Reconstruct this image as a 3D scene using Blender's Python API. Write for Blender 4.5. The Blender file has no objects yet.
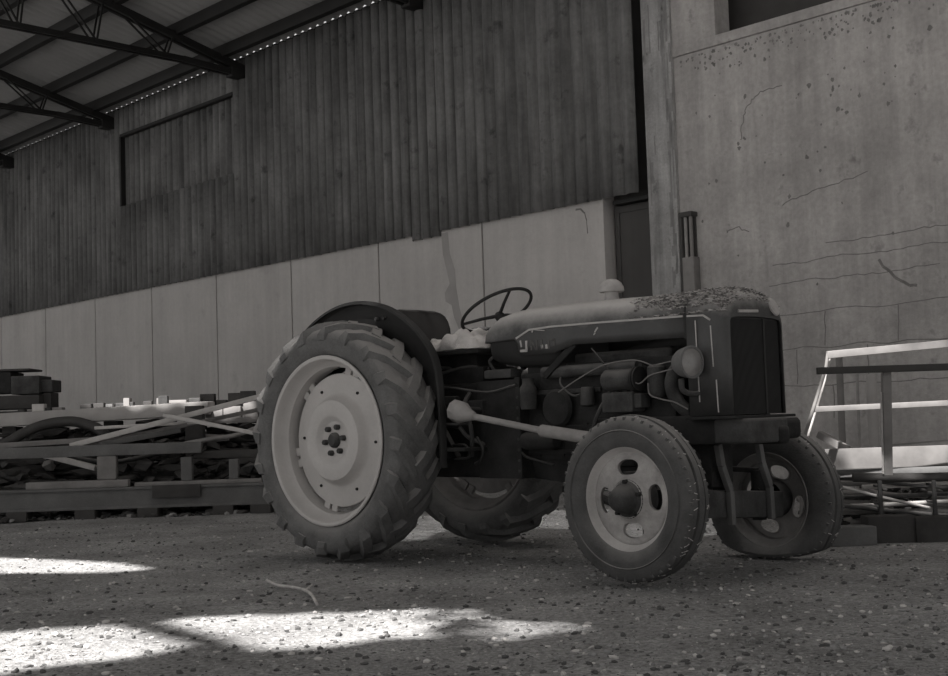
import bpy, bmesh, math, random
from mathutils import Vector, Matrix, noise
random.seed(7)
PI = math.pi
C = bpy.context.scene.collection
V = Vector

# ------------------------------------------------------------------ camera
FPX, PITCH, ROLL, CAMH = 1288.72, 0.0647, -0.0334, 0.7457
cp, sp = math.cos(PITCH), math.sin(PITCH)
FWD = V((0, cp, sp)); U0 = V((0, -sp, cp)); R0 = V((1, 0, 0))
RGT = math.cos(ROLL) * R0 + math.sin(ROLL) * U0
UPV = -math.sin(ROLL) * R0 + math.cos(ROLL) * U0
cam = bpy.data.objects.new('camera', bpy.data.cameras.new('camera'))
C.objects.link(cam)
cam.matrix_world = Matrix(((RGT.x, UPV.x, -FWD.x, 0), (RGT.y, UPV.y, -FWD.y, 0), (RGT.z, UPV.z, -FWD.z, CAMH), (0, 0, 0, 1)))
cam.data.sensor_width = 36
cam.data.lens = FPX / 948 * 36
cam.data.clip_end = 200
bpy.context.scene.camera = cam

def at(u, v, y):
    """world point of image pixel (u, v), projected to an assumed distance y"""
    d = FWD + RGT * ((u - 474) / FPX) + UPV * ((338 - v) / FPX)
    return V((0, 0, CAMH)) + d * (y / d.y)

# ------------------------------------------------------------------ materials
WARM = (1.0, 0.960, 0.932)
COOL = (1.0, 0.988, 0.975)
def mat(name, val, rough=.8, var=.25, scale=4.0, bump=0.0, bscale=None, streak=0.0, metal=0.0, spots=0.0, sscale=8.0, fine=0.0, spec=.22, tint=WARM, fsc=14, top_val=0):
    m = bpy.data.materials.new(name); m.use_nodes = True
    nt = m.node_tree; n = nt.nodes; l = nt.links
    b = n['Principled BSDF']; b.inputs['Roughness'].default_value = rough; b.inputs['Metallic'].default_value = metal; b.inputs['Specular IOR Level'].default_value = spec
    tc = n.new('ShaderNodeTexCoord')
    def nz(sc, det=6, rgh=.6, vec=None):
        t = n.new('ShaderNodeTexNoise'); t.inputs['Scale'].default_value = sc; t.inputs['Detail'].default_value = det
        t.inputs['Roughness'].default_value = rgh; l.new(vec or tc.outputs['Object'], t.inputs['Vector']); return t.outputs['Fac']
    def mth(op, a, c, cl=False):
        t = n.new('ShaderNodeMath'); t.operation = op; t.use_clamp = cl
        for k, x in enumerate((a, c)):
            if isinstance(x, (int, float)): t.inputs[k].default_value = x
            else: l.new(x, t.inputs[k])
        return t.outputs[0]
    f = mth('MULTIPLY_ADD', nz(scale), var * 4)
    f.node.inputs[2].default_value = 1 - var * 2
    if fine:
        g = mth('MULTIPLY_ADD', nz(scale * fsc, 5, .72), fine * 4); g.node.inputs[2].default_value = 1 - fine * 2
        f = mth('MULTIPLY', f, g)
    if streak:
        mp = n.new('ShaderNodeMapping'); mp.inputs['Scale'].default_value = (1, 1, .07); l.new(tc.outputs['Object'], mp.inputs['Vector'])
        g = mth('MULTIPLY_ADD', nz(7, 5, .65, mp.outputs[0]), streak * 4); g.node.inputs[2].default_value = 1 - streak * 2
        f = mth('MULTIPLY', f, g)
    if spots:
        r = n.new('ShaderNodeMapRange'); r.inputs[1].default_value = .60; r.inputs[2].default_value = .70
        r.inputs[3].default_value = 1; r.inputs[4].default_value = 1 - spots
        l.new(nz(sscale, 5, .65), r.inputs[0]); f = mth('MULTIPLY', f, r.outputs[0])
    f = mth('MAXIMUM', f, .12)
    mx = n.new('ShaderNodeVectorMath'); mx.operation = 'SCALE'
    mx.inputs[0].default_value = tuple(val * t for t in tint); l.new(f, mx.inputs['Scale'])
    if top_val:      # paler tone mixed in on upward faces
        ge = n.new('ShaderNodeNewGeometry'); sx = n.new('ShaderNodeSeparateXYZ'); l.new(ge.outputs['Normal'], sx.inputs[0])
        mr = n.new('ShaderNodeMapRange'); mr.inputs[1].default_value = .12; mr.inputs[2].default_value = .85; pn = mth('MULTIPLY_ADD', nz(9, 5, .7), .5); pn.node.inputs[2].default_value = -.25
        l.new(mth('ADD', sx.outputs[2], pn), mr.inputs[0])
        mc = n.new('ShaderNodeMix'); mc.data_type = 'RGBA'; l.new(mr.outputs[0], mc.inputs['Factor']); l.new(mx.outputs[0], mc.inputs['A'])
        mc.inputs['B'].default_value = (top_val, top_val * .965, top_val * .935, 1); l.new(mc.outputs['Result'], b.inputs['Base Color'])
    else: l.new(mx.outputs[0], b.inputs['Base Color'])
    if bump:
        bp = n.new('ShaderNodeBump'); bp.inputs['Strength'].default_value = bump; bp.inputs['Distance'].default_value = .02
        l.new(nz(bscale or scale * 6, 6, .65), bp.inputs['Height']); l.new(bp.outputs[0], b.inputs['Normal'])
    return m

M = {}
M['panel'] = mat('precast_concrete', .405, .9, .12, 1.1, .2, 40, .08, fine=.06, spots=.12, sscale=2.5)
M['joint'] = mat('joint_shadow_gap', .035, .9, .1)
M['stain'] = mat('damp_stain', .30, .9, .12, 3)
M['cladding'] = mat('weathered_fibre_cement', .125, .85, .42, 1.1, .2, 30, .46, spots=.5, sscale=3.6, fine=.18, tint=COOL)
M['roof'] = mat('roof_sheet', .25, .85, .15, 1.0, tint=COOL)
M['steel_dark'] = mat('painted_roof_steel', .018, .7, .2, 3)
M['render'] = mat('old_render', .345, .9, .26, 1.5, .4, 22, .18, spots=.42, sscale=3.0, fine=.16)
M['pillar'] = mat('old_pillar', .28, .9, .30, 2.4, .5, 25, .40, spots=.45, sscale=5, fine=.16, tint=COOL)
M['pillar_stain'] = mat('pillar_stain', .205, .9, .3, 6, tint=COOL)
M['crack'] = mat('crack_line', .17, .95, .3, 9)
M['recess'] = mat('dark_recess', .06, .9, .15)
M['door'] = mat('dark_door', .062, .75, .15, 2, streak=.1)
M['ground'] = mat('packed_dirt', .27, .95, .40, 1.5, 1.0, 55, fine=.75, fsc=34, tint=COOL)
M['stone_a'] = mat('stone_grey', .24, .9, .3, 20, tint=COOL)
M['stone_b'] = mat('stone_pale', .46, .9, .25, 20)
M['stone_c'] = mat('stone_dark', .085, .9, .3, 20, tint=COOL)
M['tyre'] = mat('dusty_rubber', .12, .85, .36, 7, .35, 60, fine=.18, tint=COOL, top_val=.25)
M['tyre_b'] = mat('old_front_rubber', .080, .85, .30, 8, .35, 70, fine=.14, tint=COOL, top_val=.22)
M['rim'] = mat('faded_rim_paint', .45, .6, .10, 5, .06, 50, fine=.05)
M['rim_b'] = mat('front_rim_paint', .45, .65, .22, 7, .08, 50, fine=.08)
M['paint'] = mat('dull_tractor_paint', .046, .45, .3, 6, .05, 40, fine=.12, spec=.35, tint=COOL, top_val=.44)
M['paint_d'] = mat('dark_tractor_paint', .028, .6, .25, 6, .06, 40, spec=.15, tint=COOL)
M['stripe'] = mat('pale_stripe', .38, .6, .15, 20)
M['faded'] = mat('faded_letter_paint', .085, .7, .3, 60)
M['iron'] = mat('greasy_cast_iron', .026, .7, .5, 7, .2, 30, fine=.25, spec=.10, tint=COOL, top_val=.07)
M['iron_m'] = mat('dusty_iron', .052, .7, .5, 9, .2, 30, fine=.25, spec=.15, tint=COOL, top_val=.13)
M['grille'] = mat('dark_grille', .032, .8, .15, 5, spec=.2, tint=COOL)
M['chrome'] = mat('dull_metal', .36, .5, .2, 20)
M['glass'] = mat('lamp_glass', .20, .3, .25, 20, spec=.5)
M['shaft'] = mat('bare_steel_tube', .25, .6, .28, 9)
M['seat'] = mat('worn_seat_cover', .030, .8, .2, 6, spec=.1)
M['sack'] = mat('faded_sacking', .58, .95, .22, 11, .4, 60)
M['leaf'] = mat('dry_leaf', .44, .9, .4, 15)
M['leaf_d'] = mat('old_leaf', .17, .9, .35, 15)
M['rust'] = mat('rusted_beam', .125, .8, .25, 5, .15, 40, fine=.12, tint=COOL)
M['rust_d'] = mat('dark_rust', .055, .85, .25, 5, .2, 40)
M['pale_steel'] = mat('pale_bar', .46, .7, .2, 8)
M['white_tube'] = mat('white_painted_tube', .20, .5, .2, 8)
M['slab'] = mat('pale_slab', .34, .9, .18, 4, .15, 40)
M['wood'] = mat('grey_wood', .19, .85, .25, 7, .1, 30)
M['wood_p'] = mat('pale_block', .22, .85, .15, 7)
M['hose'] = mat('black_hose', .05, .6, .2, 8)
M['sheet'] = mat('pale_sheet', .17, .6, .45, 3.0)
M['disc_b'] = mat('rusty_disc_paint', .31, .7, .45, 8, .1, 50, fine=.12)
M['rim_shaded'] = mat('rusted_shaded_rim', .21, .75, .3, 7, .1, 50, fine=.1)  # far wheels' rusty rims, darkened further to hold the tractor's shade
M['scrap'] = mat('scrap_metal', .05, .8, .4, 6, .2, 30)

M['wire'] = mat('old_wire', .17, .7, .2, 20)
gm = bpy.data.materials.new('translucent_sheet'); gm.use_nodes = True; M['fill_sheet'] = gm
gn = gm.node_tree.nodes; gn.remove(gn['Principled BSDF']); gt = gn.new('ShaderNodeBsdfTranslucent'); gt.inputs['Color'].default_value = (.34, .33, .32, 1)
gm.node_tree.links.new(gt.outputs[0], gn['Material Output'].inputs['Surface'])

# ------------------------------------------------------------------ mesh helpers
def BM(): return bmesh.new()
def obj(name, bm, m, parent=None, smooth=40, loc=None, rotz=None, **kw):
    me = bpy.data.meshes.new(name); bmesh.ops.recalc_face_normals(bm, faces=bm.faces[:]) if not kw.pop('keep', False) else None
    bm.to_mesh(me); bm.free()
    for x in (m if isinstance(m, (list, tuple)) else [m]): me.materials.append(M[x])
    if smooth:
        for p in me.polygons: p.use_smooth = True
        me.set_sharp_from_angle(angle=math.radians(smooth))
    o = bpy.data.objects.new(name, me); C.objects.link(o)
    if parent: o.parent = parent
    if loc is not None: o.location = loc
    if rotz is not None: o.rotation_euler = (0, 0, rotz)
    for k, v in kw.items(): o[k] = v
    return o
def thing(name, label, cat, loc=(0, 0, 0), rotz=0, group=None):
    o = bpy.data.objects.new(name, None); C.objects.link(o); o.empty_display_size = .1
    o.location = loc; o.rotation_euler = (0, 0, rotz); o['label'] = label; o['category'] = cat
    if group: o['group'] = group
    return o
def tag(o, label, cat, group=None, kind=None):
    o['label'] = label; o['category'] = cat
    if group: o['group'] = group
    if kind: o['kind'] = kind
    return o
def rebase(o):
    """moves a mesh's origin to the middle of its base"""
    me = o.data
    xs = [v.co for v in me.vertices]
    c = V((sum(p.x for p in xs) / len(xs), sum(p.y for p in xs) / len(xs), min(p.z for p in xs)))
    me.transform(Matrix.Translation(-c)); o.location = V(o.location) + c
    return o
def bevel(bm, geom_verts, w, seg=2):
    es = list({e for v in geom_verts for e in v.link_edges})
    bmesh.ops.bevel(bm, geom=es, offset=w, segments=seg, affect='EDGES', profile=.6)
def box(bm, c, s, bev=0, rot=None, mi=0, seg=2):
    t = bmesh.new(); r = bmesh.ops.create_cube(t, size=1)
    bmesh.ops.scale(t, vec=V(s), verts=t.verts)
    if bev: bevel(t, t.verts[:], bev, seg)
    mx = Matrix.Translation(V(c)) @ (rot.to_4x4() if rot is not None else Matrix())
    bmesh.ops.transform(t, matrix=mx, verts=t.verts)
    for f in t.faces: f.material_index = mi
    me = bpy.data.meshes.new('tmp'); t.to_mesh(me); t.free()
    bm.from_mesh(me); bpy.data.meshes.remove(me)
def basis(d):
    d = d.normalized(); a = V((0, 0, 1)) if abs(d.z) < .9 else V((1, 0, 0))
    x = d.cross(a).normalized(); y = d.cross(x).normalized(); return x, y
def tube(bm, pts, r, seg=10, cap=True, mi=0):
    """round tube along a polyline; r number or list"""
    pts = [V(p) for p in pts]; n = len(pts)
    rs = r if isinstance(r, (list, tuple)) else [r] * n
    rings = []; x = None
    for i, p in enumerate(pts):
        d = (pts[min(i + 1, n - 1)] - pts[max(i - 1, 0)]).normalized()
        if x is None: x, y = basis(d)
        else:
            x = (x - d * x.dot(d)).normalized(); y = d.cross(x)
        rings.append([bm.verts.new(p + rs[i] * (math.cos(2 * PI * k / seg) * x + math.sin(2 * PI * k / seg) * y)) for k in range(seg)])
    fs = []
    for a, b in zip(rings, rings[1:]):
        for k in range(seg): fs.append(bm.faces.new((a[k], a[(k + 1) % seg], b[(k + 1) % seg], b[k])))
    if cap:
        fs.append(bm.faces.new(rings[0][::-1])); fs.append(bm.faces.new(rings[-1]))
    for f in fs: f.material_index = mi
def spline(pts, k=6):
    pts = [V(p) for p in pts]; out = []
    P = [2 * pts[0] - pts[1]] + pts + [2 * pts[-1] - pts[-2]]
    for i in range(1, len(P) - 2):
        for j in range(k):
            t = j / k; a, b, c, d = P[i - 1:i + 3]
            out.append(.5 * ((2 * b) + (c - a) * t + (2 * a - 5 * b + 4 * c - d) * t * t + (3 * b - a - 3 * c + d) * t ** 3))
    out.append(pts[-1]); return out
def bar(bm, a, b, w, h, bev=.004, up=V((0, 0, 1)), mi=0):
    """rectangular bar from a to b, w sideways, h upwards"""
    a, b = V(a), V(b); d = (b - a); L = d.length; d.normalize()
    s = d.cross(up); s = s.normalized() if s.length > 1e-4 else V((1, 0, 0)); u = s.cross(d)
    rot = Matrix((d, s, u)).transposed()
    box(bm, (a + b) / 2, (L, w, h), bev, rot, mi)
def lathe(bm, prof, c=(0, 0, 0), axis='Y', seg=48, closed=False, a0=0, a1=2 * PI, mi=0):
    """prof: list of (radius, along-axis)"""
    c = V(c); full = abs(a1 - a0 - 2 * PI) < 1e-6; n = seg if full else seg + 1
    rings = []
    for k in range(n):
        t = a0 + (a1 - a0) * k / seg; ca, sa = math.cos(t), math.sin(t); ring = []
        for r, z in prof:
            p = V((r * ca, z, r * sa)) if axis == 'Y' else V((r * ca, r * sa, z)) if axis == 'Z' else V((z, r * ca, r * sa))
            ring.append(bm.verts.new(c + p))
        rings.append(ring)
    m = len(prof)
    for k in range(seg):
        A, B = rings[k], rings[(k + 1) % n]
        for i in range(m if closed else m - 1):
            j = (i + 1) % m
            f = bm.faces.new((A[i], A[j], B[j], B[i])); f.material_index = mi
    if not full and closed:
        bm.faces.new(rings[0]); bm.faces.new(rings[-1][::-1])
    bmesh.ops.remove_doubles(bm, verts=[v for r in rings for v in r], dist=1e-5)
def prism(bm, pts, ext, mi=0):
    """closed polygon of 3-D points extruded by vector ext"""
    a = [bm.verts.new(V(p)) for p in pts]; b = [bm.verts.new(V(p) + V(ext)) for p in pts]; n = len(a)
    fs = [bm.faces.new(a), bm.faces.new(b[::-1])] + [bm.faces.new((a[i], b[i], b[(i + 1) % n], a[(i + 1) % n])) for i in range(n)]
    for f in fs: f.material_index = mi
def loft(bm, secs, close=False, caps=(True, True), mi=0):
    R = [[bm.verts.new(V(p)) for p in s] for s in secs]; n = len(R[0])
    for A, B in zip(R, R[1:]):
        for i in range(n if close else n - 1):
            f = bm.faces.new((A[i], A[(i + 1) % n], B[(i + 1) % n], B[i])); f.material_index = mi
    if caps[0]: bm.faces.new(R[0][::-1])
    if caps[1]: bm.faces.new(R[-1])
    return R

# ================================================================== SETTING
# hall frame: x runs along the wall towards the right, y into the wall, origin 14.6 m ahead of the camera
PHI, WD = .8151, 14.608
WROT = -PHI; WLOC = (0, WD, 0)
WX = V((math.cos(PHI), -math.sin(PHI), 0)); WY = V((math.sin(PHI), math.cos(PHI), 0))
def hall(s, y, z): return V((0, WD, 0)) + WX * s + WY * y + V((0, 0, z))
def inhall(p): q = V(p) - V((0, WD, 0)); return q.dot(WX), q.dot(WY), q.z
def setting(name, bm, m, smooth=40, parent=None):
    o = obj(name, bm, m, parent, smooth, None if parent else WLOC, None if parent else WROT)
    o['kind'] = 'structure'; return o

ZC, ZE, PW, PS = 2.957, 5.99, 1.861, -10.977
# precast wall panels with open joints
bm = BM()
x0 = PS - 7 * PW
for k in range(14):
    a = x0 + k * PW + .012; b = x0 + (k + 1) * PW - .012
    if k == 13: b = 2.0
    box(bm, ((a + b) / 2, .09, ZC / 2 + .05), (b - a, .18, ZC + .10), .006)
box(bm, ((x0 + 1.98) / 2, .125, ZC / 2), (1.98 - x0, .10, ZC - .02), mi=1)
# damp streak and hook-shaped crack on the last panels
st = [(-.50, 2.955), (-.38, 2.955), (-.36, 2.7), (-.28, 2.5), (-.27, 2.3), (-.22, 2.05), (-.12, 1.75), (-.20, 1.72), (-.32, 1.95), (-.36, 2.1), (-.46, 2.15), (-.47, 2.25), (-.38, 2.35), (-.42, 2.5), (-.48, 2.7)]
f = bm.faces.new([bm.verts.new((x, -.0015, z)) for x, z in st]); f.material_index = 2
ck = [(1.62, 2.93), (1.69, 2.925), (1.745, 2.87), (1.765, 2.79), (1.77, 2.68), (1.775, 2.66)]
for (xa, za), (xb, zb) in zip(ck, ck[1:]):
    f = bm.faces.new([bm.verts.new(p) for p in ((xa, -.001, za - .012), (xb, -.001, zb - .006), (xb + .012, -.001, zb + .008), (xa + .006, -.001, za + .012))]); f.material_index = 3
setting('wall_back', bm, ['panel', 'joint', 'stain', 'crack'])

# corrugated cladding above, with a recessed patch of newer sheets
PIT, AMP = .166, .025
def corr(bm, xa, xb, za, zb, yoff, nz=2):
    n = int((xb - xa) / PIT * 10); prev = None
    for i in range(n + 1):
        x = xa + (xb - xa) * i / n
        y = yoff + AMP * (1.2 - 2.4 * abs(math.sin(PI * x / PIT)) ** .55)
        col = [bm.verts.new((x, y, za + (zb - za) * j / nz)) for j in range(nz + 1)]
        if prev:
            for j in range(nz): bm.faces.new((prev[j], col[j], col[j + 1], prev[j + 1]))
        prev = col
bm = BM()
X0, XP0, XP1, ZP0, ZP1 = -24.0, -8.07, -4.77, 4.37, 5.50
corr(bm, X0, XP0, ZC + .022, ZE - .035, -.031); corr(bm, XP1, -.996, ZC + .022, ZE - .035, -.031); corr(bm, -.996, -.498, ZC - .035, ZE - .035, -.031); corr(bm, -.498, 2.50, ZC + .022, ZE - .035, -.031)
corr(bm, XP0, XP1, ZC + .022, ZP0, -.031); corr(bm, XP0, XP1, ZP1, ZE - .035, -.031)
o = setting('wall_cladding', bm, 'cladding', 60)
sd = o.modifiers.new('sheet', 'SOLIDIFY'); sd.thickness = .008; sd.offset = 0
bm = BM(); corr(bm, XP0 - .1, XP1 + .1, ZP0 - .1, ZP1 + .1, .05)
o = setting('wall_cladding_recess', bm, 'cladding', 60)
sd = o.modifiers.new('sheet', 'SOLIDIFY'); sd.thickness = .008; sd.offset = 0
# flat closer strip under the roof edge and trim round the recess
bm = BM()
box(bm, ((X0 + 2.6) / 2, .03, ZE - .15), (2.6 - X0, .03, .344))
box(bm, ((XP0 + XP1) / 2, -.02, ZP1 + .01), (XP1 - XP0, .09, .045)); box(bm, (XP0, -.02, (ZP0 + ZP1) / 2), (.05, .09, ZP1 - ZP0))
setting('trim_1', bm, 'steel_dark')
# dark backing behind the door bay
bm = BM(); box(bm, (2.3, .32, 3.1), (.9, .05, 6.2)); setting('wall_door_bay', bm, 'recess')
bm = BM()
box(bm, (2.34, .16, 1.455), (.60, .05, 2.90), .004)
box(bm, (2.09, .13, 1.45), (.03, .012, 2.86)); box(bm, (2.34, .13, 2.86), (.5, .012, .05))
d1 = setting('door_1', bm, 'door')
bm = BM(); box(bm, (2.36, .10, 2.93), (.50, .14, .04), .004); setting('trim_2', bm, 'steel_dark')
# pillar
bm = BM(); box(bm, (2.795, .17, 4.3), (.36, .40, 8.6), .02)
for k in range(46):
    x = random.uniform(2.885, 2.972) if k < 34 else random.uniform(2.65, 2.88); z = random.uniform(1.9, 5.2); hgt = random.uniform(.08, .5); w_ = random.uniform(.006, .022)
    pz = [(x - w_ * random.uniform(.6, 1.2), z + hgt * t / 5) for t in range(6)] + [(x + w_ * random.uniform(.6, 1.2), z + hgt * t / 5) for t in range(5, -1, -1)]
    f = bm.faces.new([bm.verts.new((min(a_, 2.974), -.0315, b_)) for a_, b_ in pz]); f.material_index = 1
setting('pillar', bm, ['pillar', 'pillar_stain'])
# rendered wall on the right with ledge, post and dark opening above
bm = BM()
box(bm, (7.5, .12, 2.12), (9.1, .22, 4.24), .01)
box(bm, (7.5, .12, 4.29), (9.1, .26, .10), .012)
box(bm, (3.22, .12, 6.4), (.54, .24, 4.2), .01)
def strip(pts, w, mi=1):
    for i in range(len(pts) - 1):
        (xa, za), (xb, zb) = pts[i], pts[i + 1]; L = math.hypot(xb - xa, zb - za); nx, nz_ = -(zb - za) / L * w, (xb - xa) / L * w
        f = bm.faces.new([bm.verts.new(p) for p in ((xa - nx, .0085, za - nz_), (xb - nx * .8, .0085, zb - nz_ * .8), (xb + nx, .0085, zb + nz_), (xa + nx, .0085, za + nz_))]); f.material_index = mi
def wob(pts, k=6, a=.012):
    q = spline([V((x, 0, z)) for x, z in pts], k); return [(p.x + random.uniform(-a, a), p.z + random.uniform(-a, a)) for p in q]
strip(wob([(3.72, 3.28), (3.74, 3.45), (3.82, 3.60), (3.95, 3.69), (4.18, 3.70)]), .005)
strip(wob([(4.12, 2.62), (4.5, 2.70), (5.0, 2.77)], 7), .005)
strip(wob([(3.50, 2.45), (3.62, 2.47), (3.75, 2.43)], 5, .02), .005)
for z, xa, xb in ((2.08, 4.0, 5.7), (1.90, 3.95, 5.6), (1.62, 4.0, 6.2), (1.30, 4.0, 6.2), (.98, 4.0, 6.2), (2.22, 4.55, 5.8)):
    strip(wob([(xa + (xb - xa) * t / 8, z + random.uniform(-.015, .015)) for t in range(9)], 3, .007), .004)
for x, z in ((4.5, 1.46), (5.2, 1.46), (4.2, 1.14), (4.9, 1.14), (4.55, .82)): strip(wob([(x, z - .15), (x + .01, z + .15)], 4, .006), .005)
strip(wob([(5.05, 2.0), (5.25, 1.80), (5.4, 1.75)], 4, .012), .013)
def blob(x, z, r):
    n_ = 9; p = [(x + r * random.uniform(.5, 1.2) * math.cos(2 * PI * k / n_), z + r * random.uniform(.5, 1.4) * math.sin(2 * PI * k / n_)) for k in range(n_)]
    f = bm.faces.new([bm.verts.new((a_, .0088, b_)) for a_, b_ in p]); f.material_index = 1
for i in range(170):
    x = random.uniform(3.05, 5.7); blob(x, 4.20 - .22 * random.random() ** 2.2 * (1 if x < 4.6 else .8), random.uniform(.005, .019))
for cx_, cz_, n_, sp_ in ((4.65, 3.45, 9, .12), (5.3, 3.55, 12, .18), (3.72, 3.32, 4, .05), (4.35, 3.2, 10, .25), (5.0, 3.95, 12, .3), (3.45, 3.7, 5, .3), (4.4, 2.55, 8, .5), (3.4, 2.6, 5, .2)):
    for _ in range(n_): blob(random.gauss(cx_, sp_), min(4.2, random.gauss(cz_, sp_)), random.uniform(.006, .024))
setting('wall_right', bm, ['render', 'crack'])
bm = BM(); box(bm, (7.3, .50, 6.4), (10.6, .06, 4.3)); setting('wall_upper', bm, 'recess')

bm = BM(); box(bm, (12.1, -8.4, 6.9), (.2, 17.2, 7.4)); setting('wall_light_block', bm, 'render')  # unseen upper wall added to cut light from the right

# ---- sunlight and the roof it comes through
SUN = V((-.24, -.58, .90)).normalized()            # towards the sun
ROOF_K, ROOF_END = .26, -17.0
hs, hy, hz = SUN.dot(WX), SUN.dot(WY), SUN.z
def on_roof(p):
    s, y, z = inhall(p); t = (ZE + .03 - ROOF_K * y - z) / (hz + ROOF_K * hy); return s + t * hs, y + t * hy
def gpt(u, v):
    d = FWD + RGT * ((u - 474) / FPX) + UPV * ((338 - v) / FPX); return V((0, 0, CAMH)) + d * (-CAMH / d.z)
def away(p, q): return [p, q]
holes = []          # outlines (in the yard) of sun patches; unseen roof openings are cut to match
holes.append([gpt(u, v) for u, v in ((-70, 556), (0, 557), (60, 558), (110, 561), (152, 567), (100, 570), (50, 571), (0, 571), (-70, 571))])
holes.append([gpt(u, v) for u, v in ((-60, 632), (10, 628), (70, 625), (114, 624), (146, 632), (188, 642), (170, 648), (120, 656), (60, 663), (0, 672), (-60, 678))])
holes.append([gpt(u, v) for u, v in ((164, 620), (190, 615), (230, 613), (300, 611), (370, 609), (425, 608), (440, 612), (405, 617), (446, 622), (420, 629), (440, 634), (385, 633), (360, 638), (300, 645), (262, 646), (236, 640), (206, 630))])
for (ua, va, ub, vb, h_) in ((448, 609, 478, 612, 3.0), (430, 615, 500, 618, 3.2), (470, 622, 560, 624.5, 4.0), (455, 629, 592, 629, 3.6), (480, 635, 545, 634, 2.6), (540, 622, 585, 626, 1.6)):
    holes.append([gpt(ua, va), gpt((ua + ub) / 2, (va + vb) / 2 - h_ / 2), gpt(ub, vb), gpt((ua + ub) / 2, (va + vb) / 2 + h_ / 2)])
holes.append([at(u, v, 12.75) for u, v in ((75, 400), (215, 393), (255, 400), (258, 420), (200, 428), (140, 430), (110, 422), (75, 416))])   # pale slab
holes.append([at(u, v, 8.05) for u, v in ((838, 445), (948, 445), (952, 472), (852, 474))])                        # leaning sheet
holes.append([at(u, v, 7.75) for u, v in ((795, 340), (960, 335), (960, 372), (810, 378))])                        # tube rack rails
holes.append([at(u, v, 7.75) for u, v in ((795, 398), (960, 393), (960, 416), (795, 420))])
for q in (((878, 484), (905, 484), (905, 490), (880, 491)), ((900, 494), (925, 494), (926, 500), (902, 501)), ((872, 503), (890, 503), (889, 507), (874, 508)), ((912, 505), (948, 504), (948, 511), (914, 511))):
    holes.append([at(u, v, 7.5) for u, v in q])
for k in range(22):     # thin roof slots added for weak sun on the ground behind the tractor
    y = 8.15 + .118 * k; holes.append([V((-1.1, y, 0)), V((1.75, y, 0)), V((1.75, y + .013, 0)), V((-1.1, y + .013, 0))])
HP = [[on_roof(p) for p in h] for h in holes]
RL = (2.6, 7.8, -6.9, -2.2)       # translucent sheets added out of view to light the tractor from above
HP.append([(RL[0], RL[2]), (RL[1], RL[2]), (RL[1], RL[3]), (RL[0], RL[3])])
def gaps(x):
    iv = []
    for P in HP:
        ys = []
        for (xa, ya), (xb, yb) in zip(P, P[1:] + P[:1]):
            if (xa <= x) != (xb <= x): ys.append(ya + (yb - ya) * (x - xa) / (xb - xa))
        ys.sort()
        iv += list(zip(ys[::2], ys[1::2]))
    iv.sort(); out = []
    for a, b in iv:
        if out and a <= out[-1][1]: out[-1][1] = max(out[-1][1], b)
        else: out.append([a, b])
    return out
bm = BM()
NS = 12; xa, xb = -24.0, 12.2; n = int((xb - xa) / PIT * 8)
def rz(x, y): return ZE + .028 - ROOF_K * y + .024 * math.cos(2 * PI * x / PIT)
for i in range(n):
    a = xa + (xb - xa) * i / n; b = xa + (xb - xa) * (i + 1) / n
    cuts = [.02]
    for lo, hi in reversed(gaps((a + b) / 2)): cuts += [hi, lo]
    cuts.append(ROOF_END)
    for y1, y0 in zip(cuts[::2], cuts[1::2]):
        if y1 - y0 > .004: bm.faces.new([bm.verts.new(p) for p in ((a, y1, rz(a, y1)), (b, y1, rz(b, y1)), (b, y0, rz(b, y0)), (a, y0, rz(a, y0)))])
bmesh.ops.remove_doubles(bm, verts=bm.verts, dist=1e-5)
setting('ceiling', bm, 'roof', 60)

bm = BM(); n = int((RL[1] - RL[0]) / PIT * 6)
for i in range(n):
    a = RL[0] + (RL[1] - RL[0]) * i / n; b = RL[0] + (RL[1] - RL[0]) * (i + 1) / n
    bm.faces.new([bm.verts.new(p) for p in ((a, RL[3], rz(a, RL[3])), (b, RL[3], rz(b, RL[3])), (b, RL[2], rz(b, RL[2])), (a, RL[2], rz(a, RL[2])))])
bmesh.ops.remove_doubles(bm, verts=bm.verts, dist=1e-5)
setting('ceiling_added_fill', bm, 'fill_sheet', 60)
# purlins and trusses under the roof
for y in (-.36, -1.07, -1.98, -2.75, -3.62):
    bm = BM(); z = ZE - ROOF_K * y - .085
    bar(bm, (-24, y, z), (4.4, y, z), .10, .16, .004)
    setting('roof_purlin', bm, 'steel_dark')
for s in (-12.19, -8.37, -4.55, -.73):
    t = bpy.data.objects.new('roof_truss', None); C.objects.link(t); t.location = hall(s, 0, 0); t.rotation_euler = (0, 0, WROT); t['kind'] = 'structure'
    r = lambda y: ZE - ROOF_K * y - .20
    bm = BM()
    for dx in (-.05, .05): bar(bm, (dx, .02, r(0)), (dx, -5.2, r(-5.2)), .045, .10)
    setting('rafter', bm, 'steel_dark', parent=t)
    bm = BM()
    for dx in (-.045, .045): bar(bm, (dx, .02, 5.72), (dx, -1.0, 5.79), .04, .08); bar(bm, (dx, -1.0, 5.79), (dx, -5.2, 5.83), .04, .07)
    setting('bottom_chord', bm, 'steel_dark', parent=t)
    for k in range(4):
        yb = -1.25 - 1.02 * k
        for yt in (yb + .10, yb - .62):
            bm = BM()
            for dx in (-.06, .06): bar(bm, (dx, yb, 5.80), (dx, yt, r(yt)), .022, .022, .003, V((1, 0, 0)))
            setting('web_brace', bm, 'steel_dark', parent=t)
    bm = BM(); box(bm, (0, -.12, 5.74), (.16, .26, .14), .01); setting('bearing_shoe', bm, 'steel_dark', parent=t)

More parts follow.
